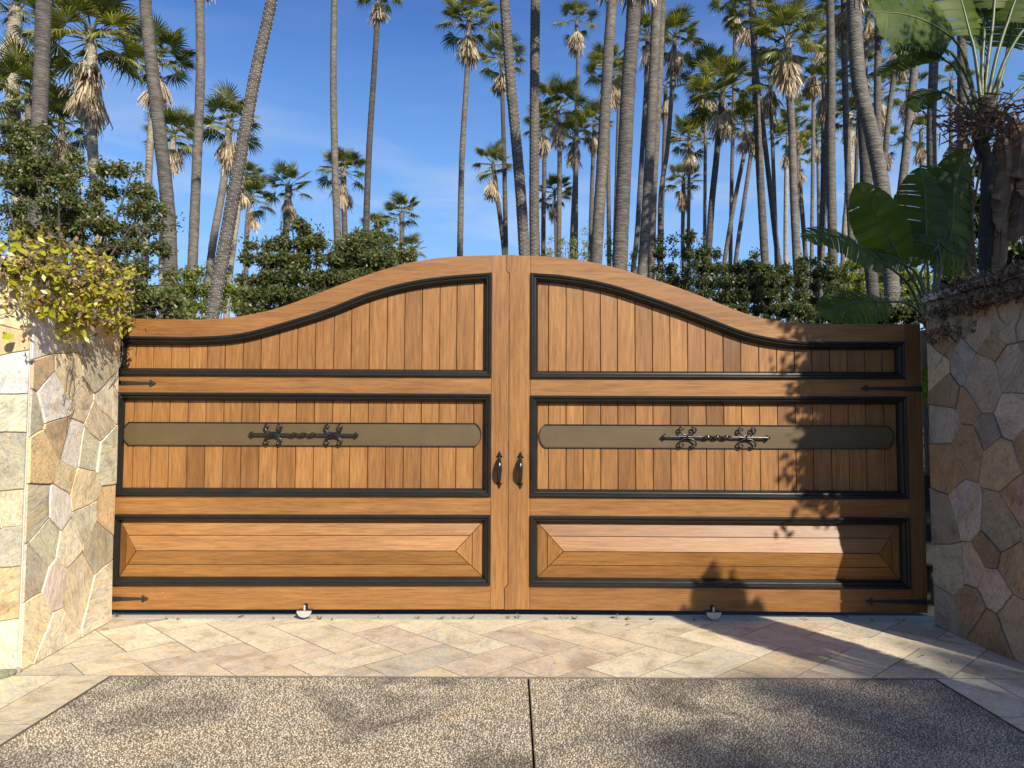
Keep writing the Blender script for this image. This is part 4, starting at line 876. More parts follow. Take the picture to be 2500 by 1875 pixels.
# palms behind and to the right of the viewpoint: their real shadows dapple the apron and the driveway
def sun_spot(x, y, t): return Vector((x + .4695 * t, y - .8829 * t, math.tan(EL) * t))
def free_palm(label, top, seed, s0=1.0, lean=(.6, -.4)):
    rd = random.Random(seed); base = Vector((top.x + lean[0], top.y + lean[1], -.06))
    root = empty('palm_tree', base, label, 'palm tree', 'fan palms behind the viewpoint')
    P = [v - base for v in spline([base, base.lerp(top, .5) + Vector((.12, 0, 0)), top], 12)]; MB().tube(P, [.24 - .08 * i / len(P) for i in range(len(P))], 12).build('trunk', M_TRUNK, root, smooth=True)
    for nm, me, el, az, ro, sc, dz in crown_spec(rd, 15, 5):
        M = Matrix.Rotation(R(az), 4, 'Z') @ Matrix.Rotation(R(el), 4, 'X') @ Matrix.Rotation(R(ro), 4, 'Y'); link(nm, me, root, loc=top - base + Vector((0, 0, dz)), rot=M.to_euler(), scale=sc * s0)
free_palm('tall palm behind the viewpoint shading the right half of the driveway', sun_spot(3.2, 2.75, 27), 301, .95)
free_palm('palm behind the viewpoint nearest the right wall', sun_spot(4.4, 2.2, 22), 305, .9)
free_palm('farther palm behind the viewpoint softly shading the near driveway', sun_spot(2.6, 1.3, 36), 302)

# ================================================================== BROAD-LEAVED TREES AND BUSHES
def leaf_cloud(clumps, n_per, size, squash=.8, rs=None):
    """clumps: (x,y,z,r); small folded leaves scattered on twigs inside each clump, denser towards the shell"""
    rs = rs or np.random.RandomState(3); cl = np.array(clumps); n = len(cl)
    w_ = cl[:, 3] ** 2; cnt = np.maximum(6, (n_per * n * w_ / w_.sum()).astype(int)); Cn = np.repeat(cl, cnt, 0); N_ = len(Cn)
    d = rs.normal(size=(N_, 3)); d /= np.linalg.norm(d, axis=1)[:, None]; r = Cn[:, 3] * rs.uniform(.15, 1, N_) ** .55
    Pn = Cn[:, :3] + d * r[:, None] * np.array([1, 1, squash])
    # gather leaves in little sprays
    q = np.round(Pn / (size * 5)) * (size * 5) + rs.normal(size=(N_, 3)) * size * 1.1; Pn = Pn * .25 + q * .75
    a = rs.normal(size=(N_, 3)); a[:, 2] -= .25; a /= np.linalg.norm(a, axis=1)[:, None]
    b = np.cross(a, rs.normal(size=(N_, 3))); b /= np.linalg.norm(b, axis=1)[:, None]; nn = np.cross(a, b)
    s = size * rs.uniform(.65, 1.25, N_)[:, None]
    V = np.stack([Pn, Pn + a * s * .55 + b * s * .27 + nn * s * .08, Pn + a * s * 1.15, Pn + a * s * .55 - b * s * .27 + nn * s * .08], 1)
    return V.reshape(-1, 3), np.arange(N_ * 4).reshape(-1, 4)
def blobs(px_list, Y, dy, k, rs):
    out = []
    for (x, y, r) in px_list:
        c = on_y(x, y, Y); rr = r * Y / F
        for _ in range(k):
            d = Vector(rs.normal(size=3)); d.normalize(); o = d * rr * rs.uniform(.2, 1.2); out.append((c.x + o.x, c.y + o.y * dy, c.z + o.z, rr * rs.uniform(.16, .34)))
    return out
def tree(name, label, cat, px_list, Y, foot_px, mtl, n_per, size, k=9, dy=1.2, seed=1, nbr=16, group=None, trunk_r=.12):
    rs = np.random.RandomState(seed); cl = blobs(px_list, Y, dy, k, rs)
    f = on_y(foot_px, 900, Y); base = Vector((f.x, Y, -.06)); root = empty(name, base, label, cat, group)
    V, Fc = leaf_cloud(cl, n_per, size, rs=rs); V = V - np.array(base)
    o = link('foliage', np_mesh('foliage', V, Fc, mtl), root); o['kind'] = 'stuff'
    cen = Vector(np.mean(np.array(cl)[:, :3], 0)); mb = MB(); th = max(1.0, min(c[2] for c in cl) * .8); fork = Vector((base.x * .7 + cen.x * .3, Y, th * .8))
    mb.tube([v - base for v in spline([base, base.lerp(fork, .5) + Vector((.08, 0, 0)), fork], 5)], [trunk_r * (1 - .35 * i / 10) for i in range(11)], 8); mb.build('trunk', M_BARKD, root, smooth=True)
    idx = rs.permutation(len(cl))[:nbr]
    for i in idx:
        e = Vector(cl[i][:3]); m_ = fork.lerp(e, .5) + Vector(rs.normal(size=3)) * .15; mb = MB(); sp = spline([fork, m_, e], 5); kk = len(sp)
        mb.tube([v - base for v in sp], [max(.006, trunk_r * .42 * (1 - .9 * j / kk)) for j in range(kk)], 5)
        for q in range(3):
            j = rs.randint(3, kk); tw = sp[j] + Vector(rs.normal(size=3)) * .35; mb.tube([sp[j] - base, (sp[j] + tw) / 2 - base + Vector((0, 0, .04)), tw - base], [.010, .007, .004], 4)
        mb.build('branch', M_BARKD, root, smooth=True)
    return root
tree('leafy_tree', 'open leafy green tree behind the left wall in front of the pale palms', 'tree',
     [(25,320,50),(60,370,60),(30,440,60),(105,420,55),(170,420,55),(60,520,70),(150,500,65),(220,470,60),(280,440,45),(330,470,45),(240,560,60),(310,540,55),(360,520,45),(400,540,30),(300,610,50),(340,660,45),(160,590,60),(385,600,30),(270,690,50),(60,590,60)],
     9.5, 200, M_TREE, 222, 0.051, k=7, seed=4, nbr=30, trunk_r=.11)
tree('shrub', 'low dark shrub behind the left end of the gate', 'shrub', [(310,720,45),(360,740,45),(410,730,40),(330,780,50),(440,760,40),(290,760,40)], 12, 360, M_TREE, 260, .08, seed=6, nbr=8)
tree('shrub', 'yellow green bamboo-like shrub showing between the leaning trunks', 'shrub', [(455,690,30),(440,740,30),(500,740,26),(560,700,26),(520,700,30),(590,730,26),(455,770,30)], 30, 500, M_LIGHT, 160, .14, seed=8, nbr=4)
tree('leafy_tree', 'grey-green bushy tree right of the trunk wound with lights', 'tree',
     [(640,620,30),(655,680,35),(620,720,35),(700,640,45),(740,600,40),(780,590,35),(700,710,45),(760,680,50),(820,640,45),(845,600,35),(800,720,45),(860,680,50),(650,750,35),(600,760,25),(730,560,22),(680,590,24),(900,640,40),(930,620,30)],
     17, 760, M_TREE, 311, 0.082, k=8, seed=11, nbr=26, trunk_r=.14)
tree('leafy_tree', 'darker bushy tree behind the thin trunk pair over the left gate curve', 'tree',
     [(870,590,28),(905,575,30),(940,610,36),(980,640,34),(1010,655,26),(900,650,45),(960,680,40),(860,640,40),(1040,665,18)], 22, 930, M_TREE, 281, 0.102, k=8, seed=12, nbr=12, trunk_r=.14)
tree('thin_tree', 'thin pale bush behind the trunks right of the meeting stiles', 'tree', [(1350,600,26),(1380,585,20),(1410,620,26),(1450,605,30),(1490,590,26),(1330,625,22),(1430,570,16),(1500,640,24),(1400,640,40),(1560,620,30),(1540,660,36)], 45, 1420, M_TREE, 36, 0.150, k=6, seed=14, nbr=14)
tree('leafy_tree', 'green tree filling the gap right of the stout trunks', 'tree', [(1620,622,34),(1640,662,40),(1680,622,40),(1700,662,44),(1730,632,36),(1660,722,44),(1720,722,44),(1760,672,34),(1690,592,20),(1750,762,40),(1610,702,36)], 34, 1680, M_DARKT, 170, 0.136, k=8, seed=15, nbr=12, trunk_r=.16)
tree('dark_hedge_tree', 'dark dense evergreen behind the right gate shoulder', 'tree', [(1800,672,36),(1840,662,34),(1790,732,44),(1850,722,44),(1890,682,40),(1930,672,36),(1900,752,44),(1950,742,44),(1820,782,44),(1860,802,44)], 26, 1850, M_DARKT, 444, 0.102, k=9, seed=16, nbr=8, trunk_r=.16)
tree('dark_hedge_tree', 'dark dense evergreen further right, behind the smooth leaning trunk', 'tree', [(1980,672,34),(2010,722,44),(1970,762,44),(2030,662,30),(1990,802,44),(2040,772,40)], 27, 2000, M_DARKT, 410, 0.102, k=9, seed=17, nbr=6, trunk_r=.16)
tree('shrub', 'sunlit yellow green bush behind the low big leaves', 'shrub', [(2085,650,34),(2060,690,34),(2100,700,34),(2150,680,34),(2200,660,36),(2240,690,36),(2210,730,40),(2120,750,36),(2260,740,30),(2070,760,30)], 30, 2150, M_LIGHT, 247, 0.102, k=8, seed=18, nbr=8)
tree('shrub', 'green garden shrub seen through the gap beside the right wall', 'shrub', [(2268,900,16),(2272,980,16),(2266,1200,14),(2272,1290,16),(2268,1390,14),(2290,940,20),(2290,1250,20)], 9.5, 2272, M_TREE, 88, 0.034, k=6, seed=19, nbr=4, trunk_r=.03)
tree('dark_hedge_tree', 'dark low hedge behind the right end of the gate under the big leaves', 'tree', [(2060,770,40),(2110,770,40),(2160,770,40),(2210,770,36),(2250,760,30),(2290,760,40),(2340,720,50),(2400,690,50),(2460,660,60),(2250,860,40),(2290,900,50),(2270,1000,40),(2270,1150,40),(2270,1300,40),(2270,1420,40)], 14, 2220, M_DARKT, 570, 0.061, k=9, seed=23, nbr=5, trunk_r=.08)
tree('dark_hedge_tree', 'dark tangled tree behind the trunk of the tall bird of paradise', 'tree', [(2330,430,36),(2370,500,44),(2420,560,48),(2470,520,48),(2480,420,44),(2440,620,48),(2360,600,40),(2500,600,50),(2500,330,34),(2330,520,34),(2540,450,60),(2330,650,34),(2400,400,30)], 10.5, 2420, M_DARKT, 170, .08, k=8, seed=24, nbr=16, trunk_r=.08)
tree('shrub', 'dark shrub right behind the gap beside the shaded wall', 'shrub', [(2268,860,20),(2272,930,18),(2270,1000,20),(2268,1190,22),(2272,1260,20),(2268,1330,22),(2272,1400,22),(2268,1460,22),(2310,1250,26),(2310,950,26)], 7.9, 2290, M_DARKT, 330, .045, k=9, seed=27, nbr=5, trunk_r=.03)
tree('distant_trees', 'low line of dark trees far behind the palms', 'tree', [(x, 715 + 18 * math.sin(x * .02), 42) for x in range(560, 2400, 46)], 70, 1500, M_DARKT, 313, 0.306, k=6, seed=20, nbr=4)
# broad-crowned tree beside the drive, just outside the right edge: it shades the right wall, the big leaves and the gate's right end
def side_tree():
    rs = np.random.RandomState(31); base = Vector((6.2, 3.0, -.06)); root = empty('shade_tree', base, 'broad leafy tree beside the drive on the right, shading the wall and gate end', 'tree')
    cl = []
    for (x, y, z, r) in [(4.55,3.55,3.7,.75),(4.9,3.4,4.7,1.0),(5.6,3.2,4.0,1.0),(5.3,3.2,5.8,1.2),(6.2,2.9,5.0,1.2),(6.6,2.6,6.4,1.3),(5.9,3.6,6.8,1.1),(7.2,3.0,5.2,1.1),(6.9,3.4,4.0,1.1),(7.6,2.6,6.6,1.2),(4.5,3.7,3.0,.5),(7.8,3.2,7.0,1.1),(4.0,4.05,3.1,.34),(3.95,4.0,3.5,.4),(4.2,3.9,3.9,.5),(4.15,3.95,2.8,.34),(4.3,3.8,3.2,.6),(4.9,4.1,6.0,.9),(4.7,4.3,6.4,.6)]:
        for _ in range(16):
            d = Vector(rs.normal(size=3)); d.normalize(); o = d * r * rs.uniform(.2, .95); cl.append((x + o.x, y + o.y, z + o.z, r * .34))
    for _ in range(230):
        u = rs.uniform(2.66, 3.5) if rs.rand() < .86 else rs.uniform(2.44, 2.68); zz = rs.uniform(1.0, 2.65); t = rs.uniform(2.1, 3.3)
        if u < 2.6 and 1.45 < zz < 1.62: continue
        cl.append((u + .532 * t, 6 - t, zz + .735 * t, .17))
    V, Fc = leaf_cloud(cl, 190, .085, rs=rs); o = link('foliage', np_mesh('foliage', V - np.array(base), Fc, M_TREE), root); o['kind'] = 'stuff'
    MB().tube([(0, 0, 0), (.1, 0, 1.6), (0, .1, 3.2), (-.1, .1, 5)], [.2, .17, .13, .06], 10).build('trunk', M_BARKD, root, smooth=True)
    for i in rs.permutation(len(cl))[:14]:
        e = Vector(cl[i][:3]) - base; MB().tube(spline([(0, .1, 3.0), e * .5 + Vector((0, 0, .9)), e], 4), .03, 5).build('branch', M_BARKD, root)
side_tree()
# unseen trees added behind the viewpoint to block low skylight and deepen the shade
def skylight_blockers():
    rs = np.random.RandomState(41)
    for q, (x, y, h, lb) in enumerate([(-11,-9,5.0,'added round dark tree blocking the low sky, left of the viewpoint'),(-5.5,-12,5.2,'added round dark tree blocking the low sky, behind the viewpoint'),(.5,-13,5.0,'added low dark tree blocking the low sky, straight behind the viewpoint'),(6.5,-12,4.6,'added low dark tree blocking the low sky, right of the viewpoint'),(12,-8,4.8,'added dark tree blocking the low sky far right of the viewpoint'),(-9.5,-2,5.0,'added dark tree blocking skylight beside and left of the viewpoint'),(9.5,-1,4.4,'added dark tree blocking skylight beside and right of the viewpoint')]):
        base = Vector((x, y, -.06)); root = empty('skylight_blocker_tree', base, lb, 'tree', 'added trees that block low skylight'); cl = []
        for _ in range(60):
            d = Vector(rs.normal(size=3)); d.normalize(); o = d * rs.uniform(.4, 1); cl.append((x + o.x * 3.0, y + o.y * 1.8, h * .52 + o.z * h * .46, .75))
        V, Fc = leaf_cloud(cl, 70, .26, rs=rs); o = link('foliage', np_mesh('foliage', V - np.array(base), Fc, M_DARKT), root); o['kind'] = 'stuff'
        MB().tube([(0, 0, 0), (.1, 0, h * .3), (0, .1, h * .6)], [.16, .13, .08], 8).build('trunk', M_BARKD, root, smooth=True)
skylight_blockers()

# ================================================================== VINES
def vine_leaf_mesh(name, mtl, seed, L_=.062, W_=.042):
    mb = MB(); n = 5; vs = []
    for i in range(n + 1):
        t = i / n; w_ = W_ / 2 * math.sin(math.pi * min(1, (t * .96 + .04)) ** .75) if i < n else .0005
        y = L_ * t; z = -.012 * t * t - .004 * seed * t
        vs += [(-w_, y, z + .006 * abs(math.sin(seed + t * 3))), (0, y, z - .003), (w_, y, z + .006)]
    fs = [(i*3+j, i*3+j+1, (i+1)*3+j+1, (i+1)*3+j) for i in range(n) for j in (0, 1)]; mb.add(vs, fs); return mb.mesh(name, mtl, True)
VL = [vine_leaf_mesh('leaf', M_VINE, s, .052 + .012 * s, .036 + .007 * s) for s in range(3)]; VB = [vine_leaf_mesh('leaf', M_VINEB, s, .045, .026) for s in range(2)]
def left_vine():
    rd = random.Random(12); root = empty('climbing_vine', (cA.x, cA.y, HW), 'yellow-green vine spilling over the top of the sunlit left wall', 'vine'); org = root.location
    def place(px, py, off): 
        if px > 52: p = hit(px, py, Vector((cA.x, cA.y, 0)) + NLf * off, NLf)
        else: p = hit(px, py, Vector((cA.x, cA.y, 0)) + N2L * off, N2L)
        return p
    poly = [(0,592),(40,585),(110,592),(160,625),(225,640),(290,665),(325,680),(312,700),(308,770),(300,810),(262,815),(240,770),(215,792),(205,812),(165,822),(135,800),(150,770),(128,758),(120,770),(70,772),(75,745),(120,710),(60,700),(0,690)]
    def inside(x, y):
        c = False
        for i in range(len(poly)):
            (x0, y0), (x1, y1) = poly[i-1], poly[i]
            if (y0 > y) != (y1 > y) and x < (x1 - x0) * (y - y0) / (y1 - y0) + x0: c = not c
        return c
    spots = []; tries = 0
    cl = [(120,605),(95,625),(150,650),(180,640),(215,670),(250,665),(285,690),(300,680),(110,655),(120,740),(95,750),(150,715),(175,730),(205,735),(180,790),(155,795),(195,800),(215,720),(250,740),(270,720),(290,760),(265,770),(240,750),(285,735),(20,610),(20,700),(60,620),(35,650),(265,805),(275,830),(170,760),(225,700),(130,690),(300,720),(290,790)]
    while len(spots) < 290:
        tries += 1
        if rd.random() < .72: c = rd.choice(cl); x, y = rd.gauss(c[0], 15), rd.gauss(c[1], 13)
        else: x, y = rd.uniform(0, 325), rd.uniform(590, 830)
        if inside(x, y) or rd.random() < .04: spots.append((x, y))
    for i, (x, y) in enumerate(spots):
        p = place(x, y, rd.uniform(.02, .13)); b = rd.random() < .14
        az = rd.gauss(0, 1.1); tilt = rd.gauss(-.35, .45)
        n = Vector((.55, -.75, .45)) + Vector((rd.gauss(0, .38), rd.gauss(0, .38), rd.gauss(0, .38))); n.normalize(); q = n.to_track_quat('Z', 'Y').to_matrix() @ Matrix.Rotation(rd.uniform(0, 6.28), 3, 'Z')
        link('leaf', rd.choice(VB if b else VL), root, loc=p - org, rot=q.to_euler(), scale=rd.uniform(.75, 1.15))
    # brown inner leaves and twigs
    V, Fc = [], []; rs = np.random.RandomState(5); cl3 = []
    for _ in range(230):
        while True:
            x, y = rd.uniform(0, 325), rd.uniform(592, 800)
            if inside(x, y): break
        p = place(x, y, rd.uniform(-.02, .13)); cl3.append((p.x, p.y, p.z, .055))
    V, Fc = leaf_cloud(cl3, 17, .042, rs=rs); o = link('dry_leaves', np_mesh('dry_leaves', V - np.array(org), Fc, [M_DRY, M_VINEB, M_VINE], midx=rs.choice(3, len(Fc), p=[.42, .10, .48])), root); o['kind'] = 'stuff'
    for _ in range(60):
        while True:
            x, y = rd.uniform(0, 320), rd.uniform(595, 780)
            if inside(x, y): break
        p = [place(x, y, rd.uniform(.01, .12))]
        for k in range(4): x += rd.uniform(-22, 24); y += rd.uniform(-14, 20); p.append(place(x, y, rd.uniform(.015, .12)))
        MB().tube([v - org for v in spline(p, 4)], .0022, 4).build('stem', M_TWIG, root)
    for path in ([(170,815),(172,850),(178,880),(172,930),(168,960),(178,985),(165,1000),(162,1050)], [(172,840),(180,880),(181,930),(176,965),(182,985),(173,1002),(168,1010)], [(172,880),(165,905),(160,945),(156,970),(158,985)],
                 [(280,800),(292,830),(293,870),(285,910),(265,935)], [(285,790),(300,850),(290,900),(278,925),(280,945),(297,972)], [(62,720),(50,740),(25,760),(0,770)], [(278,820),(276,860),(284,900),(272,930)], [(175,820),(200,872),(190,856)], [(60,700),(58,735),(45,748),(20,722)]):
        pts = [place(x, y, .03 + .02 * hsh(x, y)) for x, y in path]; MB().tube([v - org for v in spline(pts, 4)], .0024, 5).build('stem', M_TWIG, root)
        for (x, y) in path[1:-1]:
            if rd.random() < .75:
                p = place(x + rd.uniform(-4, 4), y, .045); link('leaf', rd.choice(VB + VB + VL), root, loc=p - org, rot=(rd.uniform(0, 6), rd.uniform(0, 6), rd.uniform(0, 6)), scale=rd.uniform(.3, .6))
left_vine()
def right_vine():
    rd = random.Random(3); root = empty('dry_vine', (cF.x, cF.y, HW), 'mat of dry brown vine over the top of the shaded right wall', 'vine'); org = root.location; rs = np.random.RandomState(8)
    W0 = Vector((cB.x, cB.y, 0)); place = lambda x, y, off: hit(x, y, W0 + NRt * off, NRt)
    top = [(2283,708),(2350,692),(2420,672),(2500,648),(2620,612)]; bot = [(2283,800),(2310,812),(2340,790),(2380,745),(2430,715),(2500,682),(2560,690),(2620,700)]; cl = []
    for _ in range(300):
        x = rd.uniform(2280, 2600); t = rd.random() ** 1.1; y = interp(top, x) + (22 if rd.random() < .85 else -10) + (interp(bot, x) - interp(top, x) + 10) * t; p = place(x, y, rd.uniform(.0, .08)); cl.append((p.x, p.y, p.z, .045))
    V, Fc = leaf_cloud(cl, 20, .032, rs=rs); o = link('dry_leaves', np_mesh('dry_leaves', V - np.array(org), Fc, M_DRY), root); o['kind'] = 'stuff'
    for _ in range(110):
        x = rd.uniform(2280, 2560); y = interp(top, x) + rd.uniform(-14, 60); p = [place(x, y, rd.uniform(.02, .09))]
        for k in range(4): x += rd.uniform(-20, 20); y += rd.uniform(-14, 14); p.append(place(x, y, rd.uniform(.02, .10)))
        MB().tube([v - org for v in spline(p, 3)], rd.uniform(.0018, .004), 4).build('stem', M_TWIG, root)
    for path in ([(2340,780),(2345,820),(2318,845),(2296,880),(2284,900)], [(2425,730),(2432,752),(2440,778),(2452,790)], [(2500,730),(2490,770),(2478,800),(2482,830),(2497,858)], [(2300,790),(2292,830),(2300,860)], [(2380,760),(2360,800),(2332,812)]):
        MB().tube([place(x, y, .03) - org for x, y in path], .0026, 5).build('stem', M_TWIG, root)
right_vine()

# ================================================================== BIRD OF PARADISE PLANTS
def big_leaf(mid, width, nrm, seed, fold=.12, tears=.25, tipw=.0):
    """torn paddle leaf along the 3-D midrib; nrm faces the side that is seen"""
    rd = random.Random(seed); sp = spline(mid, 8); n = len(sp) - 1; mb = MB(); nr = Vector(nrm).normalized()
    def edge(t): 
        i = min(int(t * n), n - 1); p = sp[i].lerp(sp[i+1], t * n - i); tg = (sp[i+1] - sp[i]).normalized(); sd_ = tg.cross(nr).normalized(); return p, sd_, sd_.cross(tg)
    def wid(t): return width * (math.sin(math.pi * min(1, .06 + t * .94) ** .85) ** .62) * (1 if t < .97 else .5)
    m = 22
    for s in (1, -1):
        g0 = 0; fprev = 0; edrop = rd.uniform(-.02, .02)
        for i in range(m):
            g1 = rd.uniform(.05, .3) if rd.random() < tears * .45 else 0; f = fold + (rd.uniform(-.05, .14) if (g0 or g1) else 0); t0, t1 = i / m, (i + 1) / m; vs = []
            for t, g, sg in ((t0, g0, 1), (t1, g1, -1)):
                for u in (0, .35, .7, 1):
                    tt = min(.999, max(0, t + sg * g * u * u / m)); p, sd_, up = edge(tt); w_ = wid(tt) / 2 * u; tt2 = .10 * w_
                    vs.append(p + sd_ * s * w_ * math.cos(fold * 2) - up * (fold * 2 * w_ * u + .008 * math.sin(i * 2.1) * u) + (sp[-1] - sp[0]).normalized() * tt2 * 1.2)
            mb.add(vs, [(0, 1, 5, 4), (1, 2, 6, 5), (2, 3, 7, 6)]); g0 = g1
    return mb, sp
def plant_leaf(root, org, pet, blade, Y, width, nrm, seed, mtl=None, pr=.016, dY=0, tears=.2, fold=.12):
    k = len(pet); pp = [on_y(x, y, Y + dY * i / max(1, k + len(blade))) for i, (x, y) in enumerate(pet)]
    bp = [on_y(x, y, Y + dY * (k + i) / (k + len(blade))) for i, (x, y) in enumerate(blade)]
    mb, sp = big_leaf(bp, width, nrm, seed, tears=tears, fold=fold); mb.v = [tuple(Vector(v) - org) for v in mb.v]
    lf = mb.build('leaf', mtl or M_BAN, root, smooth=True)
    st = spline(pp + [bp[0]], 5) if pp else []; full = [v - org for v in st] + [v - org for v in sp[1:]]
    n = len(full); mb = MB(); mb.tube(full, [pr * (1 - .82 * (i / n) ** .8) for i in range(n)], 6); mb.build('stalk', M_STEM if mtl is None else M_BAND, lf, smooth=True)
def c4(x, y): return (1800 + x / 2.074, y / 2.074)
def bop():
    Y = 6.75; base = on_y(*c4(970, 1700), Y); base.z = -.06; root = empty('bird_of_paradise_plant', base, 'low bird of paradise plant with big leaves over the right end of the gate', 'plant', 'bird of paradise plants')
    tr = on_y(*c4(975, 1700), Y); MB().tube(spline([(0, 0, 0), (.03, 0, tr.z * .5), tr - base + Vector((0, 0, .05))], 6), [.09] * 13, 10).build('trunk', M_BAND, root, smooth=True)
    B = lambda l_: [c4(*q) for q in l_]
    specs = [([(955,1660),(890,1480),(830,1400)], [(755,1345),(610,1240),(470,1185),(325,1205)], .42, (.1,-.75,.7), .25, -.5),
             ([(975,1650),(930,1500),(880,1400)], [(835,1330),(760,1190),(680,1050),(607,925)], .44, (-.35,-.9,.2), .1, -.1),
             ([(970,1660),(968,1500),(965,1380)], [(962,1310),(955,1140),(950,980),(925,845)], .56, (.15,-1,.15), .06, .2),
             ([(990,1660),(1000,1500),(1030,1380)], [(1060,1290),(1090,1120),(1100,950),(1160,750)], .58, (.3,-.8,.4), .25, .5),
             ([(965,1670),(930,1590),(860,1535)], [(770,1528),(650,1525),(520,1550),(418,1600)], .42, (.15,-.75,.65), .3, -.6),
             ([(970,1650),(950,1480),(930,1380)], [(1010,1250),(930,1225),(860,1210),(800,1200)], .50, (0,-.9,.35), .12, .1),
             ([(985,1650),(1010,1450),(1030,1350)], [(1010,1210),(1060,1260),(1110,1280),(1170,1290)], .46, (.1,-.9,.2), .3, .3),
             ([(980,1650),(1000,1400),(1020,1200)], [(1030,1050),(1010,950),(990,880),(975,830)], .36, (.2,-.9,.2), .2, .7),
             ([(975,1655),(950,1500),(900,1380)], [(850,1345),(780,1300),(700,1290),(660,1340)], .30, (.1,-.7,.7), .3, -.2)]
    for i, (p, b, w_, nr, te, dY) in enumerate(specs): plant_leaf(root, base, B(p), B(b), Y, w_ * 1.1, nr, 50 + i, tears=te, dY=dY)
    # tall plant
    Y = 7.3; base = on_y(*c4(1262, 1700), Y); base.z = -.06; root = empty('bird_of_paradise_plant', base, 'tall bird of paradise plant with a brown trunk and long stalks at the right edge', 'plant', 'bird of paradise plants')
    tp = [base] + [on_y(*c4(x, y), Y) for x, y in ((1262,1380),(1268,1000),(1270,850),(1235,720),(1262,600),(1245,500))]
    MB().tube([v - base for v in spline(tp, 6)], [.065 + .02 * (i > 24) + .004 * ((i * 7) % 3) for i in range(37)], 10).build('trunk', M_BARKD, root, smooth=True)
    specs = [([(1215,540),(1180,400),(1140,260)], [(1090,190),(960,110),(830,70),(680,60)], .86, (.05,-1,.25), .25, -.4),
             ([(1215,560),(1180,430),(1130,330)], [(1080,260),(970,215),(850,200),(715,185)], .36, (.1,-.6,.8), .15, -.3),
             ([(1205,580),(1150,450),(1100,340)], [(1030,290),(930,265),(820,310),(700,385)], .34, (.1,-.5,.8), .2, -.2),
             ([(1235,520),(1215,350),(1195,230)], [(1180,180),(1150,60),(1120,-60),(1100,-180)], .60, (.2,-.9,.2), .25, .1),
             ([(1250,500),(1270,300),(1290,150)], [(1300,40),(1310,-80),(1320,-200),(1330,-300)], .50, (-.2,-.9,.2), .2, .1),
             ([(1265,520),(1310,300),(1345,180)], [(1370,110),(1400,20),(1440,-60),(1490,-150)], .50, (-.3,-.8,.3), .2, .0),
             ([(1280,520),(1350,320),(1420,190)], [(1480,120),(1560,60),(1640,40),(1730,60)], .45, (-.3,-.8,.4), .2, -.1),
             ([(1240,520),(1240,330),(1250,180)], [(1250,120),(1220,30),(1190,-40),(1180,-120)], .40, (.3,-.9,.0), .2, .3)]
    specs += [([(1290,560),(1330,420),(1360,300)], [(1370,240),(1390,150),(1400,60),(1400,-60)], .5, (-.2,-.9,.3), .25, .4),
              ([(1260,540),(1250,400),(1240,300)], [(1235,260),(1225,180),(1230,90),(1245,10)], .42, (.4,-.9,.1), .25, .5),
              ([(1300,580),(1380,500),(1440,440)], [(1470,420),(1540,400),(1600,430),(1640,500)], .45, (-.1,-.8,.5), .25, .1),
              ([(1200,600),(1130,540),(1070,480)], [(1040,465),(980,470),(930,510),(900,570)], .26, (.1,-.8,.5), .3, .3)]
    for i, (p, b, w_, nr, te, dY) in enumerate(specs): plant_leaf(root, base, B(p), B(b), Y, w_ * 1.2, nr, 70 + i, tears=te, pr=.022, dY=dY)
    # dead leaves hanging against the trunk
    dl = [([(1330,640)], [(1380,700),(1400,850),(1370,1000),(1330,1180)], .34), ([(1350,660)], [(1430,740),(1450,900),(1440,1050),(1400,1230)], .36), ([(1300,700)], [(1400,760),(1480,860),(1500,1020),(1480,1200)], .3),
          ([(1230,760)], [(1180,880),(1150,1020),(1160,1200),(1170,1400)], .22), ([(1240,800)], [(1210,960),(1190,1100),(1200,1260),(1220,1420)], .18), ([(1300,740)], [(1330,900),(1340,1100),(1330,1300),(1310,1400)], .2), ([(1200,700)], [(1140,900),(1120,1100),(1130,1250),(1130,1400)], .16), ([(1320,560)], [(1400,600),(1440,700),(1430,820),(1410,900)], .34), ([(1340,600)], [(1460,640),(1500,760),(1490,900),(1450,1000)], .36), ([(1290,620)], [(1340,680),(1360,800),(1350,930),(1300,1010)], .26), ([(1210,640)], [(1150,700),(1100,790),(1080,900),(1090,990)], .2)]
    for i, (p, b, w_) in enumerate(dl): plant_leaf(root, base, B(p), B(b), Y, w_, (.3 * (-1) ** i, -.9, .2), 90 + i, mtl=M_BAND, pr=.014, tears=.5, fold=.3, dY=-.2)
    rd = random.Random(6); mb = MB()
    for i in range(620):
        c = on_y(*c4(rd.gauss(1245, 110), rd.gauss(600, 60)), Y + rd.uniform(-.35, .3)); a = rd.uniform(0, 6.28); L_ = rd.uniform(.06, .2); d = Vector((math.cos(a), rd.uniform(-.6, .6), math.sin(a) * .7 - .35)).normalized() * L_
        s = d.cross(Vector((rd.gauss(0, 1), rd.gauss(0, 1), rd.gauss(0, 1)))).normalized() * .011; c -= base; mb.add([c - s, c + s, c + d * .6 + s * .6, c + d, c + d * .6 - s * .6], [(0, 1, 2, 3, 4)])
    o = mb.build('dry_sheaths', M_BAND, root); o['kind'] = 'stuff'
    # clump beside the drive, just outside the right edge: its leaves and stalks streak the apron with shadow
    base = Vector((3.75, 2.35, -.06)); root = empty('bird_of_paradise_plant', base, 'bird of paradise clump beside the drive just outside the right edge', 'plant', 'bird of paradise plants'); rd = random.Random(77)
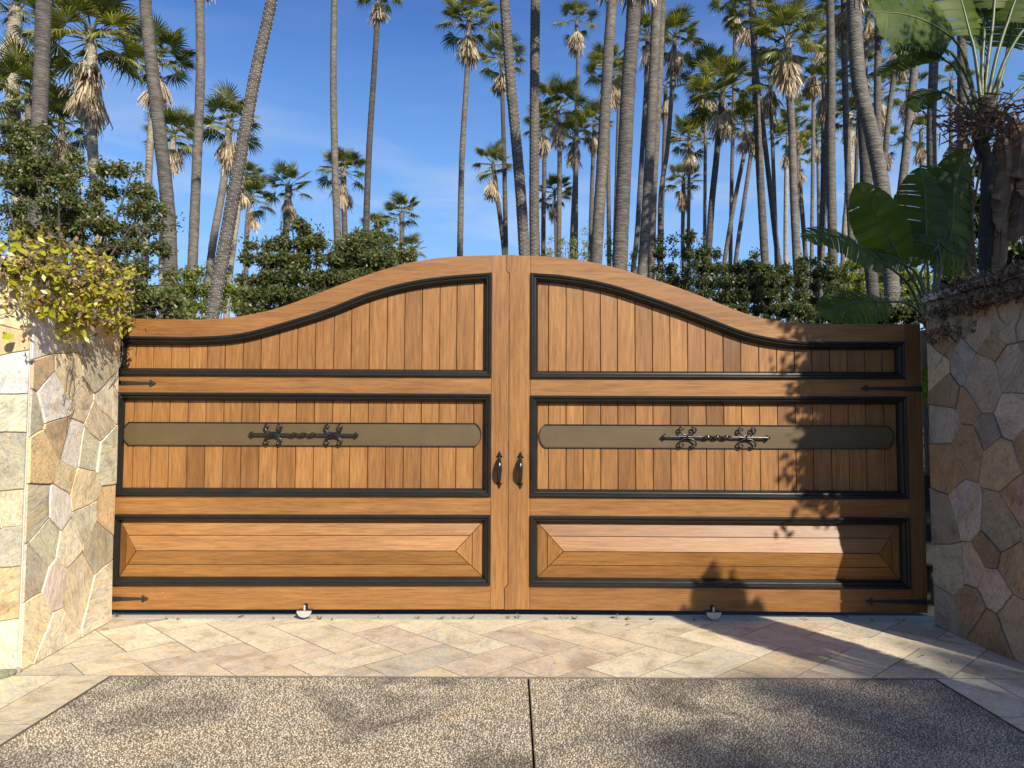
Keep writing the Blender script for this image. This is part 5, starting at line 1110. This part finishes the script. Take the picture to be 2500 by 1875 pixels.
    for i in range(13):
        gx, gz = 1.28 + .062 * i + rd.uniform(-.04, .04), .36 - 1.1 * abs(i / 12 - .45) ** 1.5 + rd.uniform(-.1, .08); t = rd.uniform(3.3, 4.0)
        tip = Vector((gx + .532 * t, 6 - t, gz + .735 * t)); b = tip.lerp(base, .30); b.z -= .05
        mb, sp = big_leaf([b, b.lerp(tip, .5) + Vector((0, 0, .08)), tip + Vector((rd.uniform(-.08, .08), 0, .06))], .25, (rd.uniform(-.5, .5), -.8, .5), 200 + i, tears=.6, fold=.25); mb.v = [tuple(Vector(v) - base) for v in mb.v]
        lf = mb.build('leaf', M_BAN, root, smooth=True); st = spline([base + Vector((rd.uniform(-.2, .2), rd.uniform(-.2, .2), 0)), base.lerp(b, .55) + Vector((.1, 0, .15)), b], 6)
        m2 = MB(); m2.tube([v - base for v in st], [.03 - .018 * q / len(st) for q in range(len(st))], 6); m2.build('stalk', M_STEM, lf, smooth=True)
    # young plant behind the gap
    base = Vector((3.72, 6.35, -.06)); root = empty('bird_of_paradise_plant', base, 'small green plant leaf showing in the gap beside the shaded wall', 'plant', 'bird of paradise plants')
    plant_leaf(root, base, [(2271,1100),(2268,1040)], [(2262,985),(2266,950),(2275,915),(2285,890)], 6.35, .22, (.3, -.9, .2), 120, pr=.01)
bop()

# ================================================================== SMALL THINGS ON THE GROUND
def weeds():
    xs = [(271+15,1503),(409-0,1509),(429,1510),(670,1509),(751,1507),(775,1509),(812,1511),(922,1507),(1023,1508),(1074,1509),(1111,1507),(1151,1508),(1241,1507),(1263,1507),(1337,1510),(1375,1507),(1406,1509),(1501,1507),(1530,1511),(1592,1511),(1694,1512),(1818,1514),(1962,1511),(2130,1514),(2200,1514)]
    ordn = ['first','second','third','fourth','fifth','sixth','seventh','eighth','ninth','tenth','eleventh','twelfth','thirteenth','fourteenth','fifteenth','sixteenth','seventeenth','eighteenth','nineteenth','twentieth','twenty-first','twenty-second','twenty-third','twenty-fourth','twenty-fifth']
    for i, (x, y) in enumerate(xs):
        rd = random.Random(i); p = on_g(x, y + 4); nb = rd.randint(5, 9) if i in (13, 16, 17, 18, 23) else rd.randint(3, 6)
        mb = MB()
        for k in range(nb):
            a = rd.uniform(0, 6.28); L_ = rd.uniform(.024, .058); up = rd.uniform(.3, 1.0); d = Vector((math.cos(a), math.sin(a) * .5, up)).normalized() * L_; s = Vector((-math.sin(a), math.cos(a), .2)) * .006
            b = Vector((rd.uniform(-.012, .012), rd.uniform(-.006, .006), 0)); mb.add([b, b + d * .5 + s, b + d, b + d * .5 - s], [(0, 1, 2, 3)])
        o = mb.build('weed', M_TREE if i % 3 else M_LIGHT, loc=p); tag(o, f'tiny weed rooted in the crack below the gate, {ordn[i]} from the left', 'weed', 'weeds along the threshold crack')
weeds()
def rocks():
    for i, (px, py, r_, lb, mt) in enumerate([(6,1652,.05,'mossy rounded rock at the foot of the sunlit wall, at the picture edge',M_TREE),(22,1648,.042,'dark rock between the mossy rock and the wall corner',M_MORTAR),(37,1643,.035,'small jagged pale rock right at the sunlit wall corner',M_COPE)]):
        p = on_g(px, py); bm = bmesh.new(); bmesh.ops.create_icosphere(bm, subdivisions=2, radius=r_)
        for v in bm.verts: v.co *= 1 + .35 * noise.noise(v.co * 25 + Vector((i, 0, 0))); v.co.z *= .6
        me = bpy.data.meshes.new('rock'); bm.to_mesh(me); bm.free(); me.materials.append(M_ROCK[i]); o = link('rock', me, loc=p + Vector((0, 0, r_ * .3))); tag(o, lb, 'rock', 'rocks at the wall corner')
M_ROCK = [paint('mossy_rock', (.10, .13, .05), .9, (.25, .24, .16), sc=40), paint('dark_rock', (.12, .11, .07), .9, (.24, .22, .16), sc=40), paint('pale_rock', (.30, .27, .22), .9, (.42, .39, .33), sc=40)]
rocks()
def dry_leaf(px, py, lb, L_=.05):
    p = on_g(px, py); me = vine_leaf_mesh('fallen_leaf', M_VINEB, 2, L_, L_ * .45); o = link('fallen_leaf', me, loc=p + Vector((0, 0, .018)), rot=(.3, .5, hsh(px, py) * 6)); tag(o, lb, 'leaf', 'fallen leaves on the paving')
for px, py, lb, L_ in ((2072,1512,'brown fallen leaf standing on the sunlit end of the threshold',.06),(250,1541,'small pale curled leaf on the left paving beside the wall',.04),(595,1508,'dark fallen leaf lying on the threshold near the left wall',.04),(1537,1530,'dark fleck of leaf on the paving right of centre',.03),(2323,1620,'fallen leaf on the shaded paving below the right wall',.04),(2255,1608,'fallen leaf on the striped sunlit paving',.03)): dry_leaf(px, py, lb, L_)
print('tris approx', sum(len(m_.polygons) for m_ in bpy.data.meshes), 'objects', len(bpy.data.objects))
